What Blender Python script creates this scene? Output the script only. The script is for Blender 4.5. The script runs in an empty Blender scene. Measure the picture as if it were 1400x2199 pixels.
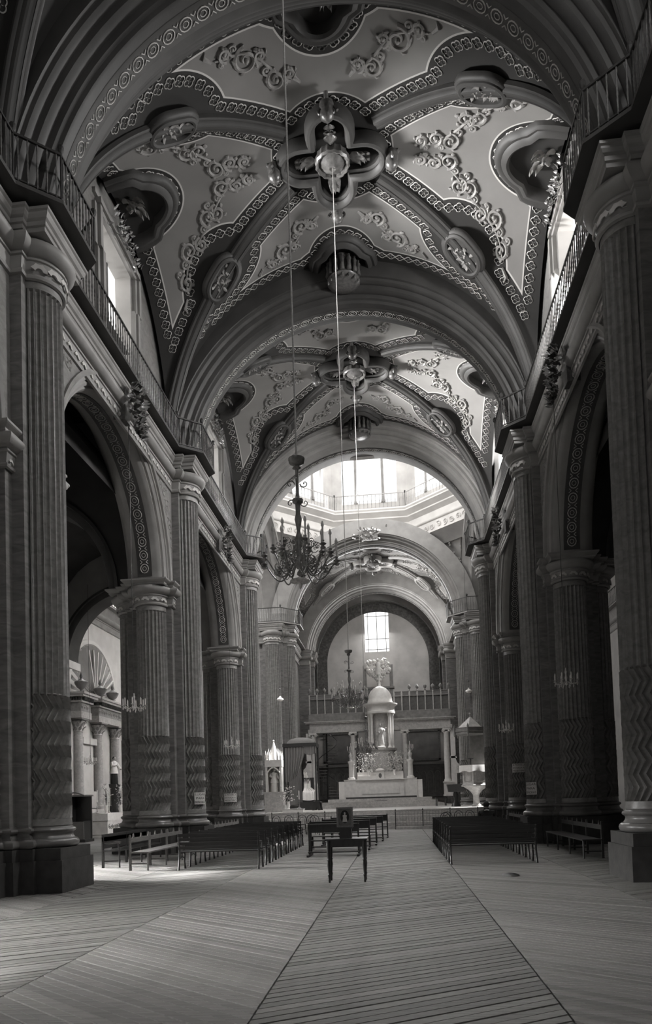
import bpy, math, random
import numpy as np
from mathutils import Matrix, Vector

PI = math.pi
random.seed(7)
SC = bpy.context.scene
COL = SC.collection

# ------------------------------------------------------------------ camera
IW, IH = 1400.0, 2199.0
FPX, CYPX = 1536.73, 1650.55
YAW, PITCH, ROLL = -0.096938, 0.041442, 0.031274
CAMPOS = Vector((1.0283, 0.0, 1.48))


def make_camera():
    cy, sy = math.cos(YAW), math.sin(YAW)
    cp, sp = math.cos(PITCH), math.sin(PITCH)
    ry = Matrix(((cy, -sy, 0), (sy, cy, 0), (0, 0, 1)))
    rp = Matrix(((1, 0, 0), (0, cp, sp), (0, -sp, cp)))
    m = rp @ ry
    c, s = math.cos(ROLL), math.sin(ROLL)
    right = c * m[0] - s * m[2]
    up = s * m[0] + c * m[2]
    back = -m[1]
    cam = bpy.data.cameras.new('camera')
    cam.sensor_fit = 'VERTICAL'
    cam.sensor_height = 36.0
    cam.lens = FPX * 36.0 / IH
    cam.shift_y = (CYPX - IH / 2) / IH
    cam.clip_end = 300
    o = bpy.data.objects.new('camera', cam)
    COL.objects.link(o)
    o.matrix_world = Matrix(((right[0], up[0], back[0], CAMPOS[0]), (right[1], up[1], back[1], CAMPOS[1]),
                             (right[2], up[2], back[2], CAMPOS[2]), (0, 0, 0, 1)))
    SC.camera = o


make_camera()

# ------------------------------------------------------------------ world, sun, daylight through the windows, exposure
world = bpy.data.worlds.new('sky')
SC.world = world
world.use_nodes = True
wn = world.node_tree.nodes
wn['Background'].inputs[0].default_value = (0.93, 0.97, 1.0, 1)
wn['Background'].inputs[1].default_value = 1.0
SC.view_settings.view_transform = 'Standard'
SC.view_settings.look = 'None'
SC.view_settings.gamma = 1.0
SC.view_settings.use_curve_mapping = False
SC.view_settings.exposure = 0.25
SC.cycles.max_bounces = 7
SC.cycles.diffuse_bounces = 5
SC.cycles.glossy_bounces = 2
SC.cycles.transmission_bounces = 2
SC.cycles.transparent_max_bounces = 6
SC.cycles.sample_clamp_indirect = 6.0
SC.cycles.caustics_reflective = False
SC.cycles.caustics_refractive = False
SC.cycles.use_denoising = True

PA, PB, PC, PD = 12.42, 21.65, 31.33, 43.4       # pier positions along the nave
P0 = PA - 9.23
PX = 6.14                                        # pier centres either side of the axis
DOMEY = 38.45


def day(name, loc, target, w, h, power, spread=PI):
    l = bpy.data.lights.new(name, 'AREA')
    l.shape = 'RECTANGLE'
    l.size, l.size_y = w, h
    l.energy = power
    l.spread = spread
    l.color = (1.0, 0.992, 0.985)
    o = bpy.data.objects.new(name, l)
    COL.objects.link(o)
    o.location = loc
    d = Vector(target) - Vector(loc)
    o.rotation_euler = d.to_track_quat('-Z', 'Y').to_euler()
    return o


sun = bpy.data.lights.new('sun', 'SUN')
sun.energy = 80.0
sun.angle = math.radians(4)
so = bpy.data.objects.new('sun', sun)
COL.objects.link(so)
so.rotation_euler = Vector((-8.6, -2.2, -13.6)).to_track_quat('-Z', 'Y').to_euler()

# dome drum windows
for k in range(8):
    a = k * PI / 4
    d = Vector((math.sin(a), math.cos(a), 0))
    p = Vector((0, DOMEY, 22.0)) + d * 5.95
    day('dome_daylight', p, p - d + Vector((0, 0, -0.25)), 3.2, 4.0, 420)
# clerestory windows: from the right the sky light falls steeply, on the left it comes in low over the aisle roof
for yc, pr, pl_ in ((PA - 4.6, 380, 30), ((PA + PB) / 2, 1100, 210), ((PB + PC) / 2, 1000, 330), (47.85, 190, 190)):  # last pair, in the altar bay, is added to brighten its vault
    day('clerestory_daylight', (5.72, yc, 14.2), (-4.0, yc + 0.5, 4.0), 1.5, 2.3, pr)
    day('clerestory_daylight', (-5.72, yc, 14.2), (4.7, yc + 0.5, 16.0), 1.5, 2.3, pl_, 0.85)
day('end_window_daylight', (0, 52.2, 13.8), (0, 40, 7), 1.6, 2.9, 600)
day('transept_daylight', (-13.2, 37.8, 15.2), (-7, 35.0, 2), 2.4, 3.2, 1300)
day('transept_daylight', (13.2, 37.8, 15.2), (-12.8, 33.2, 3.5), 2.4, 3.2, 260, 1.0)
day('portal_daylight', (0, -8.6, 7.5), (0, 10, 0), 5.0, 5.5, 60)
day('added_door_fill', (-13.3, 16.2, 2.6), (-7.6, 15.6, 0), 2.2, 3.6, 420, 0.75)  # both door lights are added to make the bright patches on the left floor
day('added_door_fill', (-13.3, 6.2, 2.6), (-7.5, 7.0, 0), 2.2, 3.6, 400, 0.75)


# ------------------------------------------------------------------ mesh helpers
class MB:
    def __init__(s):
        s.v = []
        s.f = []

    def add(s, vs, fs):
        o = len(s.v)
        s.v.extend([tuple(p) for p in vs])
        s.f.extend([tuple(i + o for i in q) for q in fs])
        return s

    def box(s, x, y, z, sx, sy, sz, rz=0.0, taper=1.0):
        """box centred in x, y with its base at z"""
        c, n = math.cos(rz), math.sin(rz)
        vs = []
        for k, t in ((0, 1.0), (1, taper)):
            for a, b in ((-1, -1), (1, -1), (1, 1), (-1, 1)):
                px, py = a * sx / 2 * t, b * sy / 2 * t
                vs.append((x + px * c - py * n, y + px * n + py * c, z + k * sz))
        return s.add(vs, [(0, 3, 2, 1), (4, 5, 6, 7), (0, 1, 5, 4), (1, 2, 6, 5), (2, 3, 7, 6), (3, 0, 4, 7)])

    def bar(s, a, b, w, h):
        """box between two points"""
        a, b = Vector(a), Vector(b)
        d = (b - a).normalized()
        up = Vector((0, 0, 1)) if abs(d.z) < 0.95 else Vector((0, 1, 0))
        r = d.cross(up).normalized() * (w / 2)
        u = r.cross(d).normalized() * (h / 2)
        vs = [a - r - u, a + r - u, a + r + u, a - r + u, b - r - u, b + r - u, b + r + u, b - r + u]
        return s.add(vs, [(0, 1, 2, 3), (7, 6, 5, 4), (0, 4, 5, 1), (1, 5, 6, 2), (2, 6, 7, 3), (3, 7, 4, 0)])

    def prism(s, poly, z0, z1):
        n = len(poly)
        vs = [(x, y, z0) for x, y in poly] + [(x, y, z1) for x, y in poly]
        fs = [tuple(range(n - 1, -1, -1)), tuple(range(n, 2 * n))]
        fs += [(i, (i + 1) % n, n + (i + 1) % n, n + i) for i in range(n)]
        return s.add(vs, fs)

    def lathe(s, prof, n=20, c=(0, 0, 0), a0=0.0, a1=2 * PI, sx=1.0, sy=1.0, lobes=0, depth=0.0):
        full = abs(a1 - a0 - 2 * PI) < 1e-6
        m = n if full else n + 1
        vs = []
        for r, z in prof:
            for i in range(m):
                a = a0 + (a1 - a0) * i / n
                rr = r * (1 - depth * (0.5 + 0.5 * math.cos(lobes * a))) if lobes else r
                vs.append((c[0] + rr * math.cos(a) * sx, c[1] + rr * math.sin(a) * sy, c[2] + z))
        fs = []
        for j in range(len(prof) - 1):
            for i in range(n):
                i2 = (i + 1) % m
                fs.append((j * m + i, j * m + i2, (j + 1) * m + i2, (j + 1) * m + i))
        if full:
            if prof[0][0] > 1e-4:
                fs.append(tuple(range(m - 1, -1, -1)))
            if prof[-1][0] > 1e-4:
                fs.append(tuple(range((len(prof) - 1) * m, len(prof) * m)))
        return s.add(vs, fs)

    def tube(s, pts, r, n=6, closed=False):
        pts = [Vector(p) for p in pts]
        m = len(pts)
        rs = r if hasattr(r, '__len__') else [r] * m
        vs = []
        prev = None
        for i, p in enumerate(pts):
            if closed:
                d = pts[(i + 1) % m] - pts[i - 1]
            else:
                d = pts[min(i + 1, m - 1)] - pts[max(i - 1, 0)]
            if d.length < 1e-9:
                d = Vector((0, 0, 1))
            d.normalize()
            if prev is None:
                ref = Vector((0, 0, 1)) if abs(d.z) < 0.9 else Vector((1, 0, 0))
                u = d.cross(ref).normalized()
            else:
                u = (prev - d * prev.dot(d))
                u = u.normalized() if u.length > 1e-6 else d.orthogonal().normalized()
            prev = u
            w = d.cross(u)
            for k in range(n):
                a = 2 * PI * k / n
                vs.append(p + (u * math.cos(a) + w * math.sin(a)) * rs[i])
        fs = []
        for i in range(m if closed else m - 1):
            j = (i + 1) % m
            for k in range(n):
                k2 = (k + 1) % n
                fs.append((i * n + k, i * n + k2, j * n + k2, j * n + k))
        if not closed:
            fs.append(tuple(range(n - 1, -1, -1)))
            fs.append(tuple(range((m - 1) * n, m * n)))
        return s.add(vs, fs)

    def sweep(s, path, prof, closed=False, mirror=1):
        """profile (offset, z) carried along a plan path; the offset goes to the right of the walk"""
        n = len(path)
        P = [Vector(p) for p in path]
        nor = []
        for i in range(n if closed else n - 1):
            d = (P[(i + 1) % n] - P[i])
            d.normalize()
            nor.append(Vector((d.y, -d.x)))
        vs = []
        for i in range(n):
            if closed:
                n1, n2 = nor[i - 1], nor[i]
            else:
                n1 = nor[max(i - 1, 0)]
                n2 = nor[min(i, n - 2)]
            k = 1 + n1.dot(n2)
            mt = (n1 + n2) / max(k, 0.25)
            for d, z in prof:
                q = P[i] + mt * d
                vs.append((q.x * mirror, q.y, z))
        m = len(prof)
        fs = []
        for i in range(n if closed else n - 1):
            j = (i + 1) % n
            for k in range(m - 1):
                q = (i * m + k, j * m + k, j * m + k + 1, i * m + k + 1)
                fs.append(q if mirror > 0 else q[::-1])
        return s.add(vs, fs)

    def arc(s, prof, c, axis, a0, a1, n):
        """profile (radius, along) swept about a horizontal axis ('x' or 'y') through c; angle 0 points sideways, pi/2 up"""
        m = len(prof)
        vs = []
        for i in range(n + 1):
            a = a0 + (a1 - a0) * i / n
            ca, sa = math.cos(a), math.sin(a)
            for r, t in prof:
                if axis == 'y':
                    vs.append((c[0] + r * ca, c[1] + t, c[2] + r * sa))
                else:
                    vs.append((c[0] + t, c[1] + r * ca, c[2] + r * sa))
        fs = []
        for i in range(n):
            for k in range(m - 1):
                fs.append((i * m + k, i * m + k + 1, (i + 1) * m + k + 1, (i + 1) * m + k))
        return s.add(vs, fs)

    def ball(s, c, rx, ry=None, rz=None, n=8, m=5):
        ry = rx if ry is None else ry
        rz = rx if rz is None else rz
        vs = [(c[0], c[1], c[2] - rz)]
        for j in range(1, m):
            b = -PI / 2 + PI * j / m
            for i in range(n):
                a = 2 * PI * i / n
                vs.append((c[0] + rx * math.cos(b) * math.cos(a), c[1] + ry * math.cos(b) * math.sin(a), c[2] + rz * math.sin(b)))
        vs.append((c[0], c[1], c[2] + rz))
        fs = [(0, 1 + (i + 1) % n, 1 + i) for i in range(n)]
        for j in range(m - 2):
            for i in range(n):
                a, b = 1 + j * n + i, 1 + j * n + (i + 1) % n
                fs.append((a, b, b + n, a + n))
        t = len(vs) - 1
        o = 1 + (m - 2) * n
        fs += [(t, o + i, o + (i + 1) % n) for i in range(n)]
        return s.add(vs, fs)

    def quad(s, a, b, c, d):
        return s.add([a, b, c, d], [(0, 1, 2, 3)])

    def spiral(s, c, r0, turns, a0, rad, to3, n=22, sides=5, k=0.12):
        """spiral scroll tube in a local plane; to3 maps (x, y) to 3D"""
        pts, rs = [], []
        for i in range(n + 1):
            t = i / n
            a = a0 + turns * 2 * PI * t
            r = r0 * (1 - t) + r0 * k * t
            pts.append(to3(c[0] + r * math.cos(a), c[1] + r * math.sin(a)))
            rs.append(rad * (1 - 0.45 * t))
        s.tube(pts, rs, sides)
        s.ball(pts[-1], rad * 1.2, n=6, m=4)
        return s

    def leaf(s, p, d, up, ln, wd, curl=0.25, lobes=3):
        """pointed lobed leaf from p along d, curling towards up"""
        p, d, up = Vector(p), Vector(d).normalized(), Vector(up).normalized()
        sd = d.cross(up).normalized()
        n = 7
        vs = []
        for i in range(n + 1):
            t = i / n
            c = p + d * (ln * t * (1 - 0.25 * t)) + up * (curl * ln * t * t + 0.12 * wd)
            w = wd * math.sin(PI * min(1, 0.12 + 0.88 * t)) ** 0.7 * (0.72 + 0.28 * abs(math.cos(lobes * PI * t))) * (1 - 0.35 * t)
            vs += [c - sd * w - up * 0.25 * wd, c + up * 0.12 * wd, c + sd * w - up * 0.25 * wd]
        fs = []
        for i in range(n):
            a = i * 3
            fs += [(a, a + 1, a + 4, a + 3), (a + 1, a + 2, a + 5, a + 4)]
        return s.add(vs, fs)

    def plate(s, poly, z0, z1, mirror=1):
        return s.prism([(x * mirror, y) for x, y in poly][::mirror], z0, z1)

    def xf(s, mat):
        s.v = [tuple(mat @ Vector(p)) for p in s.v]
        return s

    def mesh(s, name, mat, smooth=None):
        me = bpy.data.meshes.new(name)
        me.from_pydata(s.v, [], s.f)
        me.materials.append(M[mat] if isinstance(mat, str) else mat)
        if smooth is not None:
            me.polygons.foreach_set('use_smooth', [True] * len(me.polygons))
            me.set_sharp_from_angle(angle=math.radians(smooth))
        return me

    def build(s, name, mat, parent=None, smooth=None, loc=None):
        o = bpy.data.objects.new(name, s.mesh(name, mat, smooth))
        COL.objects.link(o)
        if parent is not None:
            o.parent = parent
        if loc is not None:
            o.location = loc
        return o


def offset_path(path, d, closed=False):
    m = MB()
    m.sweep(path, [(d, 0.0)], closed)
    return [(x, y) for x, y, z in m.v]


def obj(name, me, parent=None, mw=None):
    o = bpy.data.objects.new(name, me)
    COL.objects.link(o)
    if parent is not None:
        o.parent = parent
    if mw is not None:
        o.matrix_local = mw
    return o


def tag(o, label=None, cat=None, group=None, kind=None):
    if label:
        o['label'] = label
    if cat:
        o['category'] = cat
    if group:
        o['group'] = group
    if kind:
        o['kind'] = kind
    return o


def thing(name, label, cat, loc=(0, 0, 0), rz=0.0, group=None):
    o = bpy.data.objects.new(name, None)
    COL.objects.link(o)
    o.empty_display_size = 0.1
    o.location = loc
    o.rotation_euler = (0, 0, rz)
    return tag(o, label, cat, group)


def struct(o, label=None):
    return tag(o, label, None, None, 'structure')


def copy_tree(o, parent=None):
    c = o.copy()
    COL.objects.link(c)
    c.parent = parent
    for ch in list(o.children):
        copy_tree(ch, c)
    return c


# ------------------------------------------------------------------ materials
M = {}


class X:
    """tiny wrapper so node maths can be written as expressions"""
    nt = None

    def __init__(s, sock):
        s.k = sock

    @staticmethod
    def op(o, *a):
        n = X.nt.nodes.new('ShaderNodeMath')
        n.operation = o
        for i, v in enumerate(a):
            if isinstance(v, X):
                X.nt.links.new(v.k, n.inputs[i])
            else:
                n.inputs[i].default_value = v
        return X(n.outputs[0])

    def __add__(s, o): return X.op('ADD', s, o)
    def __radd__(s, o): return X.op('ADD', o, s)
    def __sub__(s, o): return X.op('SUBTRACT', s, o)
    def __rsub__(s, o): return X.op('SUBTRACT', o, s)
    def __mul__(s, o): return X.op('MULTIPLY', s, o)
    def __rmul__(s, o): return X.op('MULTIPLY', o, s)
    def __truediv__(s, o): return X.op('DIVIDE', s, o)
    def abs(s): return X.op('ABSOLUTE', s)
    def sqrt(s): return X.op('SQRT', s)
    def min(s, o): return X.op('MINIMUM', s, o)
    def max(s, o): return X.op('MAXIMUM', s, o)
    def gt(s, o): return X.op('GREATER_THAN', s, o)
    def lt(s, o): return X.op('LESS_THAN', s, o)


def warm(g, a=1.0):
    return (g * 1.03, g, g * 0.965, 1)


def mat(name, g, rough=0.7, var=0.25, scale=6.0, bump=0.0, bscale=None, spec=0.3, stretch=None, detail=5.0, coord='Object', island=0.0,
        metal=0.0, distort=0.0):
    m = bpy.data.materials.new(name)
    m.use_nodes = True
    nt = m.node_tree
    b = nt.nodes['Principled BSDF']
    b.inputs['Roughness'].default_value = rough
    b.inputs['Specular IOR Level'].default_value = spec
    b.inputs['Metallic'].default_value = metal
    tc = nt.nodes.new('ShaderNodeTexCoord')
    mp = nt.nodes.new('ShaderNodeMapping')
    if stretch:
        mp.inputs['Scale'].default_value = stretch[:3]
        if len(stretch) > 3:
            mp.inputs['Rotation'].default_value = stretch[3]
    nt.links.new(tc.outputs[coord], mp.inputs[0])
    nz = nt.nodes.new('ShaderNodeTexNoise')
    nz.inputs['Scale'].default_value = scale
    nz.inputs['Detail'].default_value = detail
    nz.inputs['Distortion'].default_value = distort
    nt.links.new(mp.outputs[0], nz.inputs['Vector'])
    rp = nt.nodes.new('ShaderNodeValToRGB')
    rp.color_ramp.elements[0].position = 0.3
    rp.color_ramp.elements[1].position = 0.7
    rp.color_ramp.elements[0].color = warm(g * (1 - var))
    rp.color_ramp.elements[1].color = warm(g * (1 + var))
    nt.links.new(nz.outputs[0], rp.inputs[0])
    out = rp.outputs[0]
    if island:
        ge = nt.nodes.new('ShaderNodeNewGeometry')
        mr = nt.nodes.new('ShaderNodeMapRange')
        mr.inputs[3].default_value = 1 - island
        mr.inputs[4].default_value = 1 + island
        nt.links.new(ge.outputs['Random Per Island'], mr.inputs[0])
        oi = nt.nodes.new('ShaderNodeObjectInfo')
        mr2 = nt.nodes.new('ShaderNodeMapRange')
        mr2.inputs[3].default_value = 1 - island
        mr2.inputs[4].default_value = 1 + island
        nt.links.new(oi.outputs['Random'], mr2.inputs[0])
        mm = nt.nodes.new('ShaderNodeMath')
        mm.operation = 'MULTIPLY'
        nt.links.new(mr.outputs[0], mm.inputs[0])
        nt.links.new(mr2.outputs[0], mm.inputs[1])
        mx = nt.nodes.new('ShaderNodeVectorMath')
        mx.operation = 'SCALE'
        nt.links.new(out, mx.inputs[0])
        nt.links.new(mm.outputs[0], mx.inputs[3])
        out = mx.outputs[0]
    nt.links.new(out, b.inputs['Base Color'])
    if bump:
        bz = nt.nodes.new('ShaderNodeTexNoise')
        bz.inputs['Scale'].default_value = bscale or scale * 4
        bz.inputs['Detail'].default_value = 4
        nt.links.new(mp.outputs[0], bz.inputs['Vector'])
        bp = nt.nodes.new('ShaderNodeBump')
        bp.inputs['Strength'].default_value = bump
        bp.inputs['Distance'].default_value = 0.02
        nt.links.new(bz.outputs[0], bp.inputs['Height'])
        nt.links.new(bp.outputs[0], b.inputs['Normal'])
    M[name] = m
    return m


mat('veined_stone', 0.21, 0.36, 0.24, 3.4, 0.10, 34, 0.45, (1.6, 1.6, 2.6, (0.5, 0.45, 0.0)), 9.0, distort=0.8)
mat('veined_panel', 0.165, 0.40, 0.34, 2.2, 0.0, 30, 0.4, (0.8, 0.8, 3.2, (0.5, 0.4, 0.0)), 9.0, distort=1.3)
mat('grey_stone', 0.14, 0.32, 0.2, 3.0, 0.1, 18, 0.45)
mat('plinth_stone', 0.05, 0.6, 0.25, 5.0, 0.15, 20, 0.3)
mat('moulding', 0.27, 0.5, 0.15, 2.0, 0.05, 20, 0.35)
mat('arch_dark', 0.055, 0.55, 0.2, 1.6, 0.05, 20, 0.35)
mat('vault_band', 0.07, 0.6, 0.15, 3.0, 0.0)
mat('stucco', 0.27, 0.55, 0.2, 8.0, 0.1, 40, 0.35)
mat('stencil', 0.5, 0.6, 0.1, 9.0)
mat('boss_gilt', 0.12, 0.35, 0.4, 9.0, 0.2, 40, 0.6)
mat('gilt_dark', 0.10, 0.3, 0.45, 14.0, 0.2, 50, 0.7)
mat('gilt_light', 0.42, 0.3, 0.35, 14.0, 0.2, 50, 0.7)
mat('plaster', 0.34, 0.8, 0.14, 1.2, 0.05, 12)
mat('plaster_light', 0.56, 0.8, 0.1, 1.4, 0.05, 12)
mat('plaster_end', 0.46, 0.8, 0.14, 1.2, 0.05, 12)
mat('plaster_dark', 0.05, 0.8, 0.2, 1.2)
mat('brick_dark', 0.10, 0.85, 0.4, 7.0, 0.3, 20)
mat('white_marble', 0.68, 0.35, 0.1, 5.0, 0.0, spec=0.5)
mat('grey_marble', 0.42, 0.35, 0.22, 5.0, 0.0, spec=0.5, distort=1.5)
mat('iron', 0.035, 0.4, 0.3, 10.0, spec=0.5)
mat('brass', 0.22, 0.35, 0.4, 20.0, spec=0.7)
mat('stall_wood', 0.10, 0.5, 0.25, 5.0, spec=0.4)
mat('canvas', 0.16, 0.7, 0.25, 1.5)
mat('iron_gilt', 0.10, 0.3, 0.5, 20.0, spec=0.7)
mat('bench_wood', 0.035, 0.33, 0.3, 4.0, 0.05, 30, 0.6, (1, 14, 14))
mat('bench_pale', 0.16, 0.4, 0.3, 4.0, 0.05, 30, 0.5, (14, 1, 14))
mat('dark_wood', 0.022, 0.35, 0.3, 5.0, 0.05, 30, 0.55, (8, 8, 1))
mat('screen_wood', 0.21, 0.6, 0.2, 5.0, 0.1, 30, 0.3)
mat('plank_wood', 0.2, 0.62, 0.22, 1.6, 0.12, 14, 0.25, (1.5, 22, 1), 4.0, island=0.2)
mat('floor_gap', 0.035, 0.9, 0.3, 5.0)
mat('candle', 0.75, 0.5, 0.05, 5.0)
mat('glass_white', 0.8, 0.2, 0.04, 5.0, spec=0.5)
mat('crystal', 0.6, 0.08, 0.3, 30.0, spec=0.9)
mat('cord', 0.42, 0.8, 0.2, 60.0)
mat('cloth_white', 0.78, 0.9, 0.06, 8.0, 0.1, 30)
mat('cloth_grey', 0.17, 0.9, 0.2, 3.0, 0.1, 60, 0.1, (18, 18, 0.6))
mat('paper', 0.62, 0.8, 0.05, 5.0)
mat('ink', 0.02, 0.7, 0.1, 5.0)
mat('flower', 0.55, 0.8, 0.45, 26.0)
mat('skin', 0.42, 0.6, 0.1, 5.0)
mat('hair', 0.03, 0.6, 0.2, 10.0)
mat('picture_mat', 0.13, 0.6, 0.2, 12.0)


def window_mat():
    m = bpy.data.materials.new('lit_glass')
    m.use_nodes = True
    nt = m.node_tree
    nt.nodes.remove(nt.nodes['Principled BSDF'])
    em = nt.nodes.new('ShaderNodeEmission')
    em.inputs[0].default_value = (1, 0.985, 0.96, 1)
    em.inputs[1].default_value = 1.5
    tr = nt.nodes.new('ShaderNodeBsdfTransparent')
    mx = nt.nodes.new('ShaderNodeMixShader')
    mx.inputs[0].default_value = 0.55
    nt.links.new(tr.outputs[0], mx.inputs[1])
    nt.links.new(em.outputs[0], mx.inputs[2])
    nt.links.new(mx.outputs[0], nt.nodes['Material Output'].inputs[0])
    M['lit_glass'] = m


window_mat()

# vault geometry shared by the web meshes, their paint and their ornament
RT, ZT = 5.45, 12.0


def zv(u, w, hw, zt=ZT):
    tu, tw = min(abs(u) / RT, 1.0), min(abs(w) / hw, 1.0)
    if tu >= tw:
        q = math.sqrt(max(1 - tw * tw, 0))
        zd, zw = zt + RT * q, zt + 4.6 * q
        fr = 0 if tw >= 1 else (tu - tw) / (1 - tw)
        return zd + (zw - zd) * fr ** 1.4
    return zt + RT * math.sqrt(max(1 - tu * tu, 0))


def vF(u, w, hw):
    """signed plan distance: positive inside the pale panels of the vault"""
    u, w = abs(u), abs(w)
    L = math.hypot(hw, RT)
    dd = abs(u * hw - w * RT) / L - 0.52
    f = min(dd, hw - 0.50 - w, RT - 0.47 - u)
    a = (u * RT + w * hw) / L - 0.62 * L
    b = (u * hw - w * RT) / L
    f = min(f, (math.hypot(a / 1.25, b / 0.98) - 1) * 0.98)
    f = min(f, math.hypot(u, w) - 1.5)
    f = min(f, (math.hypot((u - RT + 0.35) / 1.28, w / 1.08) - 1) * 1.08)
    f = min(f, (math.hypot((u - RT) / 0.85, w / 1.45) - 1) * 0.85)
    f = min(f, (math.hypot(u / 1.05, (w - hw + 0.1) / 1.3) - 1) * 1.05)
    f = min(f, (math.hypot(u / 1.5, (w - hw) / 0.85) - 1) * 0.85)
    return f


def web_mat(name, hw, pk=0.17, bk=0.036):
    m = bpy.data.materials.new(name)
    m.use_nodes = True
    nt = m.node_tree
    X.nt = nt
    bs = nt.nodes['Principled BSDF']
    bs.inputs['Roughness'].default_value = 0.75
    bs.inputs['Specular IOR Level'].default_value = 0.2
    tc = nt.nodes.new('ShaderNodeTexCoord')
    sp = nt.nodes.new('ShaderNodeSeparateXYZ')
    nt.links.new(tc.outputs['Object'], sp.inputs[0])
    u, w = X(sp.outputs[0]).abs(), X(sp.outputs[1]).abs()
    L = math.hypot(hw, RT)

    def ell(uo, wo, ru, rw, k):
        p = (u - uo) / ru
        q = (w - wo) / rw
        return ((p * p + q * q).sqrt() - 1.0) * k
    f = ((u * hw - w * RT) / L).abs() - 0.52
    f = f.min((hw - 0.50) - w).min((RT - 0.47) - u)
    a = ((u * RT + w * hw) / L - 0.62 * L) / 1.25
    b = ((u * hw - w * RT) / L) / 0.98
    f = f.min(((a * a + b * b).sqrt() - 1.0) * 0.98)
    f = f.min((u * u + w * w).sqrt() - 1.5)
    f = f.min(ell(RT - 0.35, 0.0, 1.28, 1.08, 1.08)).min(ell(RT, 0.0, 0.85, 1.45, 0.85))
    f = f.min(ell(0.0, hw - 0.1, 1.05, 1.3, 1.05)).min(ell(0.0, hw, 1.5, 0.85, 0.85))
    panel = f.gt(0.0)
    line = f.abs().lt(0.017)
    nz = nt.nodes.new('ShaderNodeTexNoise')
    nz.inputs['Scale'].default_value = 1.1
    nz.inputs['Detail'].default_value = 6
    nt.links.new(tc.outputs['Object'], nz.inputs['Vector'])
    val = panel * pk + bk
    val = val * (X(nz.outputs[0]) * 0.4 + 0.8)
    val = val.max(line * 0.55)
    cm = nt.nodes.new('ShaderNodeCombineColor')
    for i, k in enumerate((1.03, 1.0, 0.965)):
        nt.links.new((val * k).k, cm.inputs[i])
    nt.links.new(cm.outputs[0], bs.inputs['Base Color'])
    M[name] = m

# ================================================================== FLOOR
def build_floor():
    b = MB()
    b.quad((-13.9, -9.2, -0.03), (13.9, -9.2, -0.03), (13.9, 53, -0.03), (-13.9, 53, -0.03))
    fl = struct(b.build('floor', 'floor_gap'), 'worn wooden floor of narrow boards laid in slanting strips')
    sw, gap, pw = 2.12, 0.015, 0.128
    rnd = random.Random(3)
    slopes = {0: 0.60, 1: 0.78}
    protos = {}
    for d in (0, 1):
        k = slopes[d] if d == 0 else -slopes[d]
        m = MB()
        x1 = sw - gap
        h = pw - gap * 1.2
        t = [(0, 0), (x1, k * x1), (x1, k * x1 + h), (0, h)]
        m.add([(x, y, -0.03) for x, y in t] + [(x, y, 0) for x, y in t],
              [(4, 5, 6, 7), (0, 1, 5, 4), (1, 2, 6, 5), (2, 3, 7, 6), (3, 0, 4, 7)])
        protos[d] = (m, m.mesh('plank', 'plank_wood'), k)
    single = []
    rest = MB()
    for i in range(-6, 6):
        x0 = i * sw
        d = 0 if i % 2 == 0 else 1
        m, me, k = protos[d]
        y = -9 + (-k * sw if k < 0 else 0)
        while y < 44:
            yy = y + k * sw / 2
            near = 3.7 < yy < 15.2 and -2.13 < x0 + 0.01 < 2.13 and abs((x0 + 1.06 - 1.03) - (-0.09 * yy)) < 0.5 * yy + 1.2
            dz = rnd.uniform(-0.003, 0.002)
            if near and len(single) < 290:
                single.append((x0, y, dz, me))
            elif -9.0 < yy < 34:
                rest.add([(p[0] + x0, p[1] + y, p[2] + dz) for p in m.v], m.f)
            y += pw
    for x0, y, dz, me in single:
        obj('plank', me, fl, Matrix.Translation((x0, y, dz)))
    tag(rest.build('far_planks', 'plank_wood', fl), kind='stuff')


build_floor()


# ================================================================== PIERS
def shaft(c, r, z0, z1, zc, n=26, per=6):
    b = MB()
    na = n * per

    def ring(z, off, fl, rr):
        out = []
        for i in range(na):
            a = 2 * PI * i / na + off
            s = (i % per) / per
            q = rr * (1 - fl * math.sin(PI * s) ** 0.55) if fl else rr
            out.append((c[0] + q * math.cos(a), c[1] + q * math.sin(a), z))
        return out
    rings = [ring(z0, 0, 0, r * 1.03), ring(z0 + 0.12, 0, 0, r * 1.0)]
    ns = 10
    for i in range(ns + 1):
        z = z0 + 0.13 + (zc - z0 - 0.13) * i / ns
        rings.append(ring(z, 0.25 * (i % 2), 0.15, r * 1.03))
    rings.append(ring(zc + 0.02, 0, 0.0, r * 0.99))
    rings.append(ring(zc + 0.05, 0, 0.12, r))
    rings.append(ring((zc + z1) / 2, 0, 0.12, r * 0.985))
    rings.append(ring(z1 - 0.16, 0, 0.12, r * 0.96))
    rings.append(ring(z1 - 0.14, 0, 0, r * 0.965))
    rings.append(ring(z1, 0, 0, r * 0.965))
    vs = [p for q in rings for p in q]
    fs = []
    for j in range(len(rings) - 1):
        for i in range(na):
            k = (i + 1) % na
            fs.append((j * na + i, j * na + k, (j + 1) * na + k, (j + 1) * na + i))
    return b.add(vs, fs)


def arcpts(cx, cy, r, a0, a1, n):
    return [(cx + r * math.cos(a0 + (a1 - a0) * i / n), cy + r * math.sin(a0 + (a1 - a0) * i / n)) for i in range(n + 1)]


CR = 0.47
# plan of the pier: a = towards the nave (+x), b = along the nave; walked counter-clockwise so that offsets go outward
def pier_path(nave_col=True, nn=14):
    return pier_walk(nave_col, nn)[::-1]


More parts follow.
